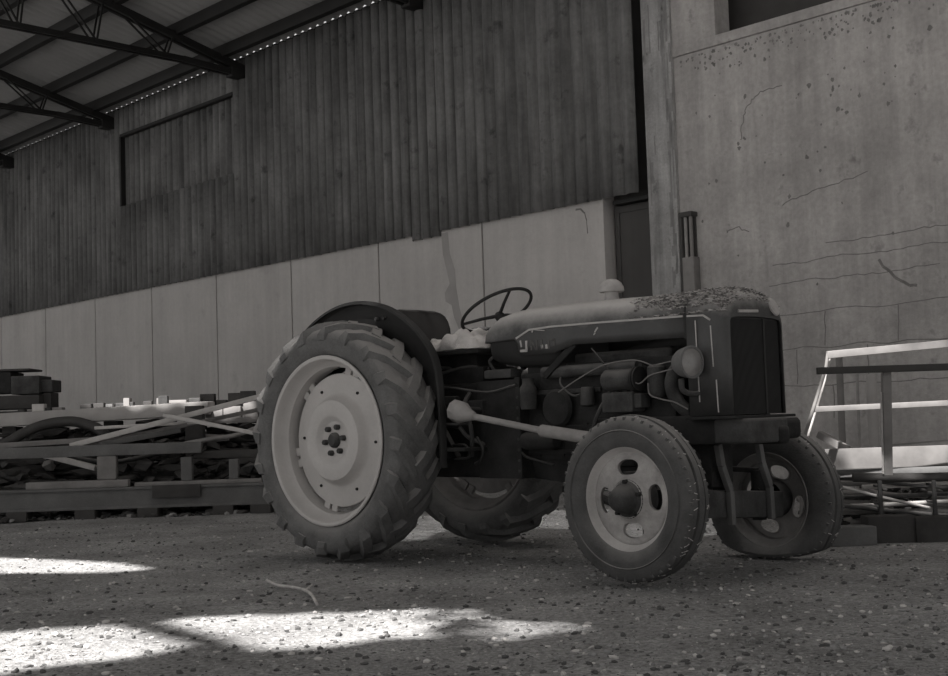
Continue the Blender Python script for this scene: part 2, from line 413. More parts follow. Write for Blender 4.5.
# ground: packed dirt, slightly uneven in front
bm = BM()
def gz(x, y):
    return .014 * noise.noise(V((x * 1.1, y * 1.1, 0))) + .007 * noise.noise(V((x * 4.2, y * 4.2, 3))) - .012
xs = [-40, -25, -16, -11] + [-8 + .11 * i for i in range(119)] + [8, 12, 20, 40]
ys = [-30, -12, -2, 1.5] + [2.6 + .09 * i for i in range(105)] + [12.6, 14, 17, 22, 30, 60]
G = [[bm.verts.new((x, y, gz(x, y))) for x in xs] for y in ys]
for j in range(len(ys) - 1):
    for i in range(len(xs) - 1): bm.faces.new((G[j][i], G[j][i + 1], G[j + 1][i + 1], G[j + 1][i]))
o = obj('ground', bm, 'ground', None, 80); o['kind'] = 'structure'

# loose gravel and chips scattered over the dirt
def scatter_stones(name, n, region, smin, smax, mats, wts, stretch=1.0):
    base = bmesh.new(); bmesh.ops.create_icosphere(base, subdivisions=1, radius=1)
    bv = [v.co.copy() for v in base.verts]; bf = [[v.index for v in f.verts] for f in base.faces]; base.free()
    verts, faces, mi = [], [], []
    for _ in range(n):
        p = region()
        if p is None: continue
        s = smin + (smax - smin) * random.random() ** 3
        q = Matrix.Rotation(random.random() * 6.3, 3, 'Z') @ Matrix.Rotation(random.uniform(-.5, .5), 3, 'X')
        e = V((random.uniform(.7, 1.5) * stretch, random.uniform(.6, 1.1) / stretch ** .5, random.uniform(.3, .75) / stretch ** .5)) * s
        o0 = len(verts)
        jit = [random.uniform(.75, 1.2) for _ in bv]
        for v, j in zip(bv, jit):
            w = q @ V((v.x * e.x * j, v.y * e.y * j, v.z * e.z * j)); verts.append((p[0] + w.x, p[1] + w.y, p[2] + w.z + e.z * .35))
        k = random.choices(range(len(mats)), wts)[0]
        for f in bf: faces.append([o0 + i for i in f]); mi.append(k)
    me = bpy.data.meshes.new(name); me.from_pydata(verts, [], faces)
    for m_ in mats: me.materials.append(M[m_])
    me.polygons.foreach_set('material_index', mi)
    ob = bpy.data.objects.new(name, me); C.objects.link(ob); return ob
def fore():
    y = 3.3 + 7.5 * random.random() ** 1.5; x = random.uniform(-.42, .42) * y
    return (x, y, gz(x, y))
g = scatter_stones('gravel', 17000, fore, .003, .015, ['stone_a', 'stone_b', 'stone_c'], [.55, .14, .31])
tag(g, 'loose gravel and chips scattered over the packed dirt floor', 'gravel', kind='stuff')

# ================================================================== TRACTOR
# frame: x forward, y to its left (away from the camera), origin under the rear axle
TR = thing('tractor', 'old dark vintage farm tractor with pale rear wheel and worn bonnet, parked on the dirt', 'tractor', (-.3756, 7.6553, 0), -.7586)
def part(name, bm, m, parent=TR, smooth=40, **kw): return obj(name, bm, m, parent, smooth, **kw)

# ---- wheels
def hub_empty(name, loc, flip=False, spin=0):
    o = bpy.data.objects.new(name, None); C.objects.link(o); o.parent = TR; o.location = loc
    o.rotation_euler = (0, spin, PI if flip else 0); return o
RR = .668
def rear_wheel(loc, flip, spin, rm='rim'):
    w = hub_empty('rear_wheel', loc, flip, spin)
    bm = BM()
    car = [(.452, -.106), (.474, -.110), (.486, -.124), (.515, -.139), (.560, -.146), (.595, -.139), (.616, -.120), (.631, -.08), (.639, 0),
           (.631, .08), (.616, .120), (.595, .139), (.560, .146), (.515, .139), (.486, .124), (.474, .110), (.452, .106)]
    lathe(bm, car, seg=96)
    def surf(a, y):          # carcass radius at |y|
        y = abs(y); return .639 - .008 * (y / .08) if y < .08 else .631 - .015 * (y - .08) / .040 if y < .120 else .616 - .021 * (y - .120) / .019
    NL = 20
    for side in (-1, 1):
        for k in range(NL):
            a0 = 2 * PI * (k + (.5 if side > 0 else 0)) / NL
            path = []
            for t in (0, .25, .5, .75, 1):
                y = side * (-.045 + .175 * t); path.append((a0 + .26 * t + .10 * t * t, y, surf(0, y), .034 - .008 * t * t))
            path.append((a0 + .37, side * .1455, .586, .012)); path.append((a0 + .38, side * .147, .556, .006))
            rings = []
            for i, (a, y, r, h) in enumerate(path):
                h *= random.uniform(.85, 1.06)
                hw0, hw1 = (.044, .028) if i < 5 else (.042, .030)
                e = V((math.cos(a), 0, math.sin(a))); tn = V((-math.sin(a), 0, math.cos(a)))
                out = e if i < 4 else (e + V((0, side * .40, 0))).normalized() if i == 4 else (e * .15 + V((0, side, 0))).normalized()
                drv = tn if i > 4 else (tn - V((0, side * .8, 0)) * .55).normalized()
                P = e * r + V((0, y, 0))
                rings.append([bm.verts.new(q) for q in (P - drv * hw0 - out * .012, P - drv * hw1 + out * h, P + drv * hw1 + out * h, P + drv * hw0 - out * .012)])
            for A, B in zip(rings, rings[1:]):
                for i in range(4): bm.faces.new((A[i], A[(i + 1) % 4], B[(i + 1) % 4], B[i]))
            bm.faces.new(rings[0]); bm.faces.new(rings[-1][::-1])
    for v in bm.verts:
        if v.co.y > 0: v.co.y *= 1.16
    part('tyre', bm, 'tyre', w, 35)
    bm = BM()
    prof = [(.464, -.132), (.473, -.128), (.473, -.120), (.455, -.110), (.448, -.070), (.425, -.045), (.418, .0), (.425, .045), (.448, .070), (.455, .112), (.473, .122), (.473, .130), (.462, .134),
            (.447, .120), (.438, .078), (.412, .052), (.405, 0), (.412, -.052), (.436, -.078), (.444, -.112), (.452, -.128)]
    lathe(bm, prof, seg=96, closed=True)
    for k in range(6):          # lugs that carry the centre
        a = k * PI / 3 + .35
        for da in (-.085, .085):
            e = V((math.cos(a + da), 0, math.sin(a + da))); tn = V((-e.z, 0, e.x))
            rot = Matrix((e, V((0, 1, 0)), tn)).transposed()
            box(bm, e * .388 + V((0, .004, 0)), (.072, .020, .048), .006, rot)
    part('rim', bm, rm, w, 35)
    bm = BM()
    prof = [(0, -.048), (.100, -.048), (.110, -.052), (.130, -.072), (.145, -.078), (.200, -.080), (.222, -.075), (.240, -.050), (.252, -.030), (.268, -.021), (.352, -.014), (.372, -.010), (.374, .000), (.366, .004), (.255, -.010), (.215, -.060), (.14, -.060), (.12, -.036), (0, -.036)]
    lathe(bm, prof, seg=72)
    part('wheel_disc', bm, rm, w, 35)
    bm = BM(); lathe(bm, [(0, -.080), (.030, -.078), (.042, -.066), (.044, -.046), (0, -.042)], seg=24); part('hub_cap', bm, 'iron_m', w)
    bm = BM(); lathe(bm, [(.09, .30), (.09, -.01), (.14, -.012), (.14, -.034), (0, -.034)], seg=32); part('axle_flange', bm, 'iron', w)
    for k in range(6):
        a = k * PI / 3 + .25; bm = BM()
        lathe(bm, [(0, -.074), (.014, -.073), (.017, -.064), (.017, -.044), (0, -.044)], (.077 * math.cos(a), 0, .077 * math.sin(a)), seg=6)
        part('wheel_bolt', bm, 'iron_m', w, 30)
    for k in range(6):
        a = k * PI / 3 + .05; bm = BM()
        lathe(bm, [(0, -.028), (.008, -.026), (.009, -.012), (0, -.012)], (.305 * math.cos(a), 0, .305 * math.sin(a)), seg=8)
        part('disc_bolt', bm, 'iron', w, 30)
rear_wheel((0, -.558, RR), False, .1)
rear_wheel((0, .635, RR), True, .4, 'rim_shaded')

RF, FX, FY = .377, 2.03, .587
def front_wheel(loc, flip, spin, flat):
    w = hub_empty('front_wheel', loc, flip, 0); w.rotation_euler.z += -.035; rm = 'rim_shaded' if flat else 'rim_b'; dm = 'rim_shaded' if flat else 'disc_b'
    w['label'] = 'front wheel with a flattened tyre' if flat else 'front wheel with pale dished rim'
    bm = BM()
    car = [(.232, -.055), (.243, -.066), (.285, -.078), (.325, -.077), (.352, -.067), (.366, -.058), (.371, -.048), (.371, -.030), (.363, -.027), (.363, -.020), (.3755, -.017), (.377, 0), (.3755, .017), (.363, .020), (.363, .027),
           (.371, .030), (.371, .048), (.366, .058), (.352, .067), (.325, .077), (.285, .078), (.243, .066), (.232, .055)]
    lathe(bm, car, seg=72)
    lathe(bm, [(.304, -.079), (.308, -.0835), (.312, -.079)], seg=72)
    for k in range(44):         # small shoulder bars
        for sd in (-1, 1):
            a = 2 * PI * (k + .25 * sd) / 44; e = V((math.cos(a), 0, math.sin(a))); tn = V((-e.z, 0, e.x))
            rot = Matrix((e, V((0, 1, 0)), tn)).transposed()
            box(bm, e * .357 + V((0, sd * .0605, 0)), (.022, .012, .014), .002, rot, seg=1)
    if flat:
        for v in bm.verts:
            if v.co.z < -.24:
                d = -.24 - v.co.z; v.co.z = -.24 - d * .42; v.co.y *= 1 + d * 2.4
            elif v.co.z < -.2 and abs(v.co.y) > .06: v.co.y *= 1 + .12 * (-.2 - v.co.z) / .09
    rs = random.Random(5)
    for k in range(64):         # pale cuts and scuffs across the shoulder
        a = rs.uniform(0, 2 * PI); sd = -1 if k % 3 else 1; y0, y1 = sd * rs.uniform(.018, .04), sd * rs.uniform(.045, .066)
        e0 = V((math.cos(a), 0, math.sin(a))); a1 = a + rs.uniform(-.05, .05); e1 = V((math.cos(a1), 0, math.sin(a1)))
        rr = lambda y: .3725 if abs(y) < .048 else .3725 - .0065 * (abs(y) - .048) / .010
        p, q = e0 * rr(y0) + V((0, y0, 0)), e1 * rr(y1) + V((0, y1, 0))
        bar(bm, p, q, rs.uniform(.002, .004), .003, 0, e0, 1)
    for v in (bm.verts if flat else []):
        if v.co.z < -.298: v.co.z = -.298
    part('tyre', bm, ['tyre_b', 'stone_b'], w, 35)
    bm = BM()
    prof = [(.240, -.064), (.2455, -.060), (.2455, -.054), (.234, -.050), (.228, -.030), (.213, -.020), (.213, .020), (.228, .032), (.234, .052), (.2455, .056), (.2455, .062), (.238, .066),
            (.226, .054), (.220, .034), (.205, .022), (.205, -.022), (.220, -.034), (.226, -.052)]
    lathe(bm, prof, seg=72, closed=True); bmesh.ops.translate(bm, verts=bm.verts, vec=(0, .002, 0))
    part('rim', bm, rm, w, 35)
    # dished disc with four oval holes
    bm = BM()
    def yprof(r): return -.018 - .012 * max(0, (.17 - r) / .09) if r > .10 else -.030 - .018 * (.10 - r) / .02
    r0, r1, rm = .080, .209, .142
    for q in range(4):
        c0 = q * PI / 2 + spin; N = 32; inner = []; outer = []
        for i in range(N):
            t = 2 * PI * (i + .5) / N; cx, cy = math.cos(t), math.sin(t); m_ = max(abs(cx), abs(cy)); ox, oy = cx / m_, cy / m_
            hx = .40 * abs(cx) ** .8 * (1 if cx > 0 else -1); hy_ = .036 * abs(cy) ** .8 * (1 if cy > 0 else -1)
            inner.append((hx, rm + hy_)); outer.append((ox * PI / 4, (r0 + r1) / 2 + oy * (r1 - r0) / 2))
        cols = []
        for (ai, ri), (ao, ro) in zip(inner, outer):
            col = []
            for s in (0, .04, .2, .5, 1):
                a = c0 + ai + (ao - ai) * s; r = ri + (ro - ri) * s; y = yprof(r) + (.012 if s == 0 else 0)
                col.append(bm.verts.new((r * math.cos(a), y, r * math.sin(a))))
            cols.append(col)
        for i in range(N):
            A, B = cols[i], cols[(i + 1) % N]
            for j in range(4): bm.faces.new((A[j], B[j], B[j + 1], A[j + 1]))
        # corner fillers keep the disc closed where the samples skip the sector corners
        for sx in (-1, 1):
            for sy in (-1, 1):
                best = sorted(range(N), key=lambda i: (outer[i][0] - sx * PI / 4) ** 2 + ((outer[i][1] - (r0 + r1) / 2) / (r1 - r0) - sy / 2) ** 2)[:2]
                a = c0 + sx * PI / 4; r = (r0 + r1) / 2 + sy * (r1 - r0) / 2
                bm.faces.new((cols[best[0]][-1], cols[best[1]][-1], bm.verts.new((r * math.cos(a), yprof(r), r * math.sin(a)))))
    bmesh.ops.remove_doubles(bm, verts=bm.verts, dist=.0008)
    o = part('wheel_disc', bm, dm, w, 35); sd = o.modifiers.new('plate', 'SOLIDIFY'); sd.thickness = .007; sd.offset = 0
    bm = BM(); lathe(bm, [(.093, .06), (.093, -.034), (.088, -.046), (.068, -.060), (.060, -.095), (.048, -.122), (.030, -.132), (0, -.134)], seg=32); part('hub', bm, 'iron_m', w)
    for k in range(5):
        a = k * 2 * PI / 5 + .3; bm = BM(); lathe(bm, [(0, -.072), (.010, -.070), (.011, -.05), (0, -.045)], (.078 * math.cos(a), 0, .078 * math.sin(a)), seg=6)
        part('wheel_nut', bm, 'iron', w, 30)
    return w
front_wheel((FX, -FY, RF), False, .06, False)
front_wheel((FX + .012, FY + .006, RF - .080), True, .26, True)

# ---- bonnet
def hood_sec(x, hw, top, zb, sh=None, dx=0):
    sh = sh if sh is not None else top - .155
    pts = [(-1, zb), (-1.005, (zb + sh) / 2), (-1.0, sh), (-.975, sh + (top - sh) * .33), (-.90, sh + (top - sh) * .60), (-.72, sh + (top - sh) * .83), (-.40, sh + (top - sh) * .965), (0, top)]
    pts = pts + [(-a, b) for a, b in pts[-2::-1]]
    return [(x + dx * max(0, (z - zb)), hw * a, z) for a, z in pts]
def zlow(x):
    if x < 1.05: return 1.163
    if x < 1.09: return 1.163 - .083 * (x - 1.05) / .04
    if x < 1.31: return 1.080
    if x < 1.45: return 1.080 + .036 * (x - 1.31) / .14
    return 1.116 - .012 * (x - 1.45) / .7
bm = BM(); secs = []
for x, hw, top in ((.795, .150, 1.215), (.801, .205, 1.240), (.82, .232, 1.268), (.85, .243, 1.297), (.89, .249, 1.320), (.96, .252, 1.336), (1.03, .253, 1.342), (1.05, .253, 1.343), (1.09, .253, 1.344), (1.2, .253, 1.345), (1.31, .253, 1.345), (1.38, .253, 1.345), (1.45, .253, 1.345), (1.7, .254, 1.342), (1.9, .254, 1.336), (2.115, .254, 1.330)):
    zb = zlow(x); secs.append(hood_sec(x, hw, top, zb, max(zb + .01, top - .155)))
loft(bm, secs, caps=(True, False))
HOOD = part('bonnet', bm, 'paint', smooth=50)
sd = HOOD.modifiers.new('sheet', 'SOLIDIFY'); sd.thickness = .006; sd.offset = -1
# pale coach line and worn lettering
bm = BM()
line = [(1.062, 1.172), (1.155, 1.211), (1.30, 1.2165), (1.6, 1.214), (2.11, 1.205)]
for (xa, za), (xb, zb) in zip(line, line[1:]): bar(bm, (xa, -.2545, za), (xb, -.2545, zb), .006, .010, .001)
part('coach_line', bm, 'stripe', HOOD)
def strokes(name, m, L):
    for xa, za, xb, zb, w in L:
      bm = BM(); bar(bm, (xa, -.2545, za), (xb, -.2545, zb), .004, w, .0005, V((0, 0, 1)) if abs(xa - xb) > abs(za - zb) else V((1, 0, 0)))
      o = part(name, bm, m, HOOD); o['label'] = 'worn pale painted lettering' if name == 'letter_stroke' else 'pale scar in the paint'
strokes('letter_stroke', 'stripe', [(1.133, 1.156, 1.133, 1.103, .014), (1.088, 1.105, 1.138, 1.104, .014), (1.092, 1.160, 1.098, 1.125, .010)])
strokes('letter_stroke', 'faded', [(1.165, 1.155, 1.165, 1.105, .010), (1.170, 1.152, 1.198, 1.108, .010), (1.204, 1.155, 1.204, 1.105, .010)])
strokes('letter_stroke', 'faded', [(1.236, 1.155, 1.236, 1.105, .012), (1.240, 1.110, 1.262, 1.110, .010)])
strokes('letter_stroke', 'faded', [(1.285, 1.155, 1.285, 1.105, .011), (1.322, 1.155, 1.322, 1.118, .010), (1.29, 1.150, 1.316, 1.150, .010)])
strokes('letter_stroke', 'stripe', [(1.165, 1.126, 1.165, 1.105, .010), (1.238, 1.128, 1.240, 1.108, .014), (1.268, 1.128, 1.270, 1.106, .014)])
# paint scars
for L in ([(1.19, 1.208, 1.26, 1.200, .004)], [(1.172, 1.203, 1.180, 1.200, .012)], [(1.585, 1.168, 1.605, 1.190, .008), (1.578, 1.155, 1.590, 1.165, .006)]): strokes('paint_scar', 'stripe', L)
# lower tank under the rear of the bonnet
bm = BM(); secs = []
for x, hw, z0, z1 in ((.826, .15, 1.09, 1.150), (.834, .20, 1.07, 1.158), (.86, .232, 1.055, 1.162), (.93, .243, 1.04, 1.163), (1.06, .245, 1.02, 1.163), (1.25, .22, 1.01, 1.163), (1.32, .20, 1.03, 1.16)):
    secs.append([(x, -hw, z1), (x, -hw, z0 + .06), (x, -hw * .92, z0 + .02), (x, -hw * .7, z0), (x, hw * .7, z0), (x, hw * .92, z0 + .02), (x, hw, z0 + .06), (x, hw, z1)])
loft(bm, secs, close=True); part('fuel_tank', bm, 'paint_d', smooth=50)
# ---- radiator cowl
bm = BM(); secs = []
for x, hw, top, zb, sh in ((2.128, .257, 1.335, .737, 1.20), (2.26, .257, 1.333, .737, 1.20), (2.285, .256, 1.325, .737, 1.19), (2.318, .252, 1.304, .737, 1.185), (2.336, .245, 1.278, .737, 1.175), (2.344, .237, 1.240, .737, 1.165)):
    secs.append(hood_sec(x, hw, top, zb, sh))
loft(bm, secs, caps=(False, False))
# front surround with the opening
e = secs[-1]
ring_o = [bm.verts.new(p) for p in e]
op = [(-.955, .737), (-.955, .95), (-.955, 1.140), (-.94, 1.168), (-.88, 1.184), (-.6, 1.19), (-.3, 1.192), (0, 1.193)]; op = op + [(-a, b) for a, b in op[-2::-1]]
ring_i = [bm.verts.new((2.346, .237 * a, z)) for a, z in op]; ring_d = [bm.verts.new((2.332, .237 * a, z)) for a, z in op]
for A, B in ((ring_o, ring_i), (ring_i, ring_d)):
    for i in range(len(A) - 1): bm.faces.new((A[i], A[i + 1], B[i + 1], B[i]))
bmesh.ops.remove_doubles(bm, verts=bm.verts, dist=1e-4)
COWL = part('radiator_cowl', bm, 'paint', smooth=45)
sd = COWL.modifiers.new('sheet', 'SOLIDIFY'); sd.thickness = .006; sd.offset = -1
bm = BM()
box(bm, (2.320, 0, .965), (.012, .455, .455))
for k in range(44): box(bm, (2.3265, -.215 + .010 * k, .962), (.004, .004, .44))
box(bm, (2.332, .085, .962), (.006, .014, .45))
part('grille', bm, 'grille', COWL, 30)
bm = BM(); bar(bm, (2.348, -.155, 1.214), (2.350, .015, 1.220), .008, .014, .003); part('trim_bar', bm, 'chrome', COWL)
bm = BM(); lathe(bm, [(0, .008), (.040, .007), (.048, 0), (.048, -.01), (0, -.01)], axis='X', seg=28)
for v in bm.verts: v.co.y *= .8
bmesh.ops.rotate(bm, verts=bm.verts, matrix=Matrix.Rotation(math.radians(4), 3, 'Z') @ Matrix.Rotation(math.radians(-24), 3, 'Y')); bmesh.ops.translate(bm, verts=bm.verts, vec=(2.343, .172, 1.250))
o = part('badge', bm, 'chrome', COWL); o['label'] = 'pale oval disc on the front corner'
bm = BM()
for x in (2.180, 2.262): bar(bm, (x, -.2585, 1.18 if x < 2.2 else 1.15), (x + .006, -.2585, .80 if x < 2.2 else .96), .003, .006, .0005, V((1, 0, 0)))
bar(bm, (2.135, -.2585, 1.203), (2.225, -.2585, 1.200), .006, .009, .001); bar(bm, (2.225, -.2585, 1.200), (2.262, -.2575, 1.176), .006, .009, .001)
bar(bm, (2.280, -.2580, .90), (2.284, -.2575, .75), .003, .006, .0005, V((1, 0, 0)))
part('coach_line', bm, 'stripe', COWL)
bm = BM(); sec = [(x, y, z) for x, y, z in hood_sec(2.121, .2505, 1.332, 1.10, 1.20)]; tube(bm, sec, .008, 6); part('bonnet_seal', bm, 'grille', smooth=60)
# air cap on the bonnet
bm = BM(); lathe(bm, [(0, 1.458), (.030, 1.452), (.052, 1.436), (.064, 1.412), (.066, 1.394), (.062, 1.388), (.045, 1.390), (0, 1.392)], (1.505, 0, 0), 'Z', 32)
cap = part('air_cap', bm, 'chrome'); bm = BM(); lathe(bm, [(.036, 1.392), (.036, 1.365), (.042, 1.34), (0, 1.34)], (1.505, 0, 0), 'Z', 24); part('cap_neck', bm, 'chrome', cap)
cap['label'] = 'pale domed cap on top of the bonnet'
# headlamp, bracket
bm = BM(); lathe(bm, [(0, -.115), (.030, -.112), (.052, -.095), (.066, -.065), (.074, -.025), (.076, 0), (.0785, .004), (.0785, .016), (.068, .018), (.064, .010)], (2.195, -.335, .984), 'X', 36)
LR = Matrix.Rotation(math.radians(-13), 4, 'Z'); LC = V((2.195, -.335, .984))
bmesh.ops.transform(bm, matrix=Matrix.Translation(LC) @ LR @ Matrix.Diagonal((.80, .94, .97, 1)) @ Matrix.Translation(-LC), verts=bm.verts)
HL = part('headlamp', bm, 'rust')
bm = BM(); lathe(bm, [(0, .026), (.03, .023), (.055, .016), (.0665, .010)], (2.195, -.335, .984), 'X', 36); bmesh.ops.transform(bm, matrix=Matrix.Translation(LC) @ LR @ Matrix.Diagonal((1, .94, .97, 1)) @ Matrix.Translation(-LC), verts=bm.verts); part('lamp_glass', bm, 'glass', HL)
bm = BM(); tube(bm, spline([(2.14, -.335, .91), (2.14, -.325, .86), (2.16, -.29, .84), (2.18, -.25, .84)], 5), .014, 8); part('lamp_bracket', bm, 'iron_m', HL)

# ---- front frame, axle
bm = BM()
for s in (-1, 1): box(bm, (1.90, s * .215, .672), (.72, .06, .135), .012)
box(bm, (1.62, 0, .60), (.3, .44, .2), .02)
part('side_frame', bm, 'iron')
bm = BM(); box(bm, (2.345, -.085, .662), (.20, .33, .115), .018, seg=3); part('front_casting', bm, 'iron_m')
bm = BM(); box(bm, (2.30, .10, .665), (.22, .34, .10), .03, seg=3); box(bm, (2.36, .03, .640), (.20, .09, .09), .03, seg=3); part('front_support', bm, 'iron')
bm = BM(); box(bm, (2.265, -.035, .726), (.27, .53, .014), .003); part('cowl_plate', bm, 'iron')
bm = BM(); box(bm, (2.37, .215, .695), (.06, .09, .04), .01); part('tow_bracket', bm, 'iron')
bm = BM(); bar(bm, (2.09, -.46, .345), (2.09, .53, .276), .10, .132, .015); part('front_axle', bm, 'iron_m')
bm = BM()
for y in (-.10, .26):
    pl = [(2.17, y, .60), (2.165, y + .03, .50), (2.155, y + .11, .375), (2.155, y + .115, .215)]
    for a, b in zip(pl, pl[1:]): bar(bm, a, b, .035, .028, .004, V((1, 0, 0)))
    AX = part('axle_bracket', bm, 'rust'); bm = BM()
bm.free()
bm = BM(); tube(bm, [(2.03, -.15, .37), (2.03, -.05, .58), (2.03, .05, .58), (2.03, .15, .37)], .05, 8); box(bm, (2.03, 0, .5), (.2, .2, .22), .03); part('axle_pivot', bm, 'iron')
for s in (-1, 1):
    bm = BM(); tube(bm, [(2.03, s * .47, .20), (2.03, s * .47, .45)], .036, 12); tube(bm, [(2.03, s * .44, .34), (2.03, s * .60, .36)], .03, 10)
    bar(bm, (2.03, s * .47, .45), (1.86, s * .44, .46), .05, .025); part('steering_knuckle', bm, 'iron')
bm = BM(); tube(bm, [(1.86, -.44, .475), (1.86, .44, .475)], .013, 8); part('track_rod', bm, 'iron_m')
for s in (-1, 1):
    bm = BM(); tube(bm, [(1.98, s * .36, .27), (1.25, s * .12, .40)], .022, 8); part('radius_rod', bm, 'iron')

# ---- engine and drive line
bm = BM(); box(bm, (1.50, 0, .76), (.98, .34, .46), .02); box(bm, (1.52, -.02, 1.005), (.94, .28, .05), .01); part('engine_block', bm, 'iron')
bm = BM(); loft(bm, [[(x, -.16, .56), (x, -.13, z), (x, .13, z), (x, .16, .56)] for x, z in ((1.03, .44), (1.30, .41), (1.6, .43), (1.95, .50))], close=True); part('oil_sump', bm, 'iron')
bm = BM(); box(bm, (1.52, .02, 1.045), (.80, .22, .07), .025, seg=3); part('rocker_cover', bm, 'iron_m')
bm = BM()
tube(bm, spline([(1.20, -.20, .985), (1.40, -.21, .985), (1.62, -.21, .985), (1.80, -.20, .985)], 3), .032, 10)
for x in (1.25, 1.45, 1.65, 1.8): tube(bm, [(x, -.20, .985), (x, -.13, .965)], .024, 8)
part('intake_manifold', bm, 'iron_m')
bm = BM(); bar(bm, (1.235, -.235, .965), (1.44, -.235, 1.12), .02, .035); part('bonnet_stay', bm, 'iron')
bm = BM(); lathe(bm, [(0, -.085), (.045, -.085), (.052, -.075), (.052, .075), (.045, .085), (0, .085)], (1.735, -.265, .925), 'X', 24)
bm2 = bm; GEN = part('dynamo', bm2, 'iron_m')
bm = BM(); lathe(bm, [(0, -.012), (.060, -.012), (.060, -.004), (.050, 0), (.060, .004), (.060, .012), (0, .012)], (1.845, -.265, .925), 'X', 24); part('pulley', bm, 'iron', GEN)
bm = BM(); box(bm, (1.735, -.23, .972), (.20, .05, .012), .003); part('clamp_strap', bm, 'iron', GEN)
bm = BM(); box(bm, (1.73, -.235, .815), (.19, .11, .10), .015); box(bm, (1.84, -.235, .82), (.05, .08, .07), .01)
for k in range(4): tube(bm, [(1.66 + .045 * k, -.25, .86), (1.66 + .045 * k, -.25, .885)], .010, 8)
part('injection_pump', bm, 'iron_m')
bm = BM(); lathe(bm, [(0, .16), (.03, .16), (.045, .145), (.045, .02), (.03, 0), (0, 0)], (1.93, -.23, .83), 'Z', 20); part('oil_filter', bm, 'iron_m')
bm = BM(); lathe(bm, [(0, .10), (.028, .10), (.036, .09), (.036, .01), (.02, 0), (0, 0)], (1.50, -.225, .80), 'Z', 18); part('fuel_bowl', bm, 'iron_m')
bm = BM(); tube(bm, spline([(2.10, -.21, 1.00), (2.04, -.235, .95), (2.02, -.24, .88), (2.05, -.23, .80), (2.09, -.20, .75)], 5), .034, 12); part('radiator_hose', bm, 'iron_m')
bm = BM(); tube(bm, spline([(1.60, 0, 1.05), (1.85, 0, 1.10), (2.12, 0, 1.13)], 4), .04, 10); box(bm, (2.17, 0, 1.0), (.08, .44, .5), .01); part('radiator_core', bm, 'grille')
def wire(name, pts, r, m='iron_m'):
    bm = BM(); tube(bm, spline(pts, 6), r, 6); part(name, bm, m, smooth=80)
wire('fuel_pipe', [(1.35, -.27, .88), (1.50, -.28, .945), (1.66, -.29, 1.0), (1.83, -.28, 1.015), (1.93, -.27, .985), (1.94, -.25, .96)], .0034, 'wire')
wire('wire', [(1.80, -.30, .955), (1.87, -.30, .90), (1.93, -.29, .935), (2.02, -.31, .95), (2.10, -.33, .96)], .0036, 'wire')
wire('wire', [(1.92, -.29, .90), (1.93, -.29, .845), (2.0, -.29, .82), (2.06, -.28, .805), (2.12, -.26, .77)], .004, 'wire')
wire('wire', [(1.98, -.30, .985), (2.03, -.31, .99), (2.09, -.33, .995)], .003, 'wire')
wire('fuel_pipe', [(1.55, -.24, 1.09), (1.62, -.26, 1.03), (1.66, -.25, .97), (1.68, -.24, .90)], .004)
wire('hose', [(1.02, -.22, .62), (1.08, -.24, .56), (1.18, -.24, .53), (1.26, -.22, .51)], .008, 'iron')
wire('hose', [(.80, -.30, .66), (.86, -.32, .60), (.84, -.32, .54), (.78, -.30, .52)], .009, 'iron')
wire('hose', [(.62, -.30, .62), (.74, -.33, .62), (.77, -.33, .56), (.66, -.33, .545)], .008, 'iron')
bm = BM(); loft(bm, [[(x, -w, .44), (x, -w - .02, .70), (x, -w, .96), (x, w, .96), (x, w + .02, .70), (x, w, .44)] for x, w in ((.72, .20), (.80, .23), (1.00, .245), (1.06, .22))], close=True); part('clutch_housing', bm, 'iron')
bm = BM(); lathe(bm, [(0, -.018), (.085, -.016), (.10, 0), (0, 0)], (1.28, -.20, .80), 'Y', 24); part('side_cover', bm, 'iron')
bm = BM(); box(bm, (.34, 0, .70), (.80, .36, .52), .03); box(bm, (.42, 0, 1.0), (.60, .30, .10), .03); part('gearbox', bm, 'iron')
bm = BM(); box(bm, (-.02, 0, .68), (.44, .42, .50), .05, seg=3); box(bm, (-.05, 0, 1.0), (.40, .36, .20), .03); part('rear_axle_housing', bm, 'iron')
for s in (-1, 1):
    bm = BM(); lathe(bm, [(.15, s * .20), (.11, s * .26), (.09, s * .42), (.12, s * .44), (.12, s * (.47 if s < 0 else .55)), (0, s * (.47 if s < 0 else .55))], (0, 0, .668), 'Y', 24); part('axle_trumpet', bm, 'iron')
bm = BM()
box(bm, (.60, -.31, .60), (.44, .22, .018), .004); bar(bm, (.60, -.20, .58), (.60, -.42, .58), .05, .05); part('footplate', bm, 'iron')
bm = BM(); tube(bm, spline([(.80, -.24, .62), (.74, -.30, .66), (.70, -.33, .72)], 4), .011, 8); box(bm, (.69, -.335, .735), (.10, .08, .014), .004); part('pedal', bm, 'iron_m')
for pts in ([(.60, -.08, 1.02), (.50, -.10, 1.04), (.36, -.16, 1.06)], [(.72, -.10, 1.03), (.60, -.14, 1.05), (.45, -.20, 1.02)], [(.84, -.15, .98), (.80, -.18, 1.06), (.83, -.18, 1.09)]):
    bm = BM(); tube(bm, spline(pts, 5), .009, 8); part('control_lever', bm, 'iron_m')
random.seed(21)
for k in range(9):
    x = .78 + .033 * k; bm = BM(); lathe(bm, [(0, -.012), (.009, -.011), (.010, 0), (0, 0)], (1.045, -.235, .48 + .055 * k), 'Y', 6); part('housing_bolt', bm, 'iron_m')
bm = BM(); bar(bm, (1.045, -.235, .44), (1.045, -.235, .97), .035, .02); part('housing_flange', bm, 'iron')
for x in (1.12, 1.28, 1.44, 1.60, 1.76, 1.92):
    bm = BM(); bar(bm, (x, -.168, .55), (x, -.168, .72), .03, .02); part('block_rib', bm, 'iron')
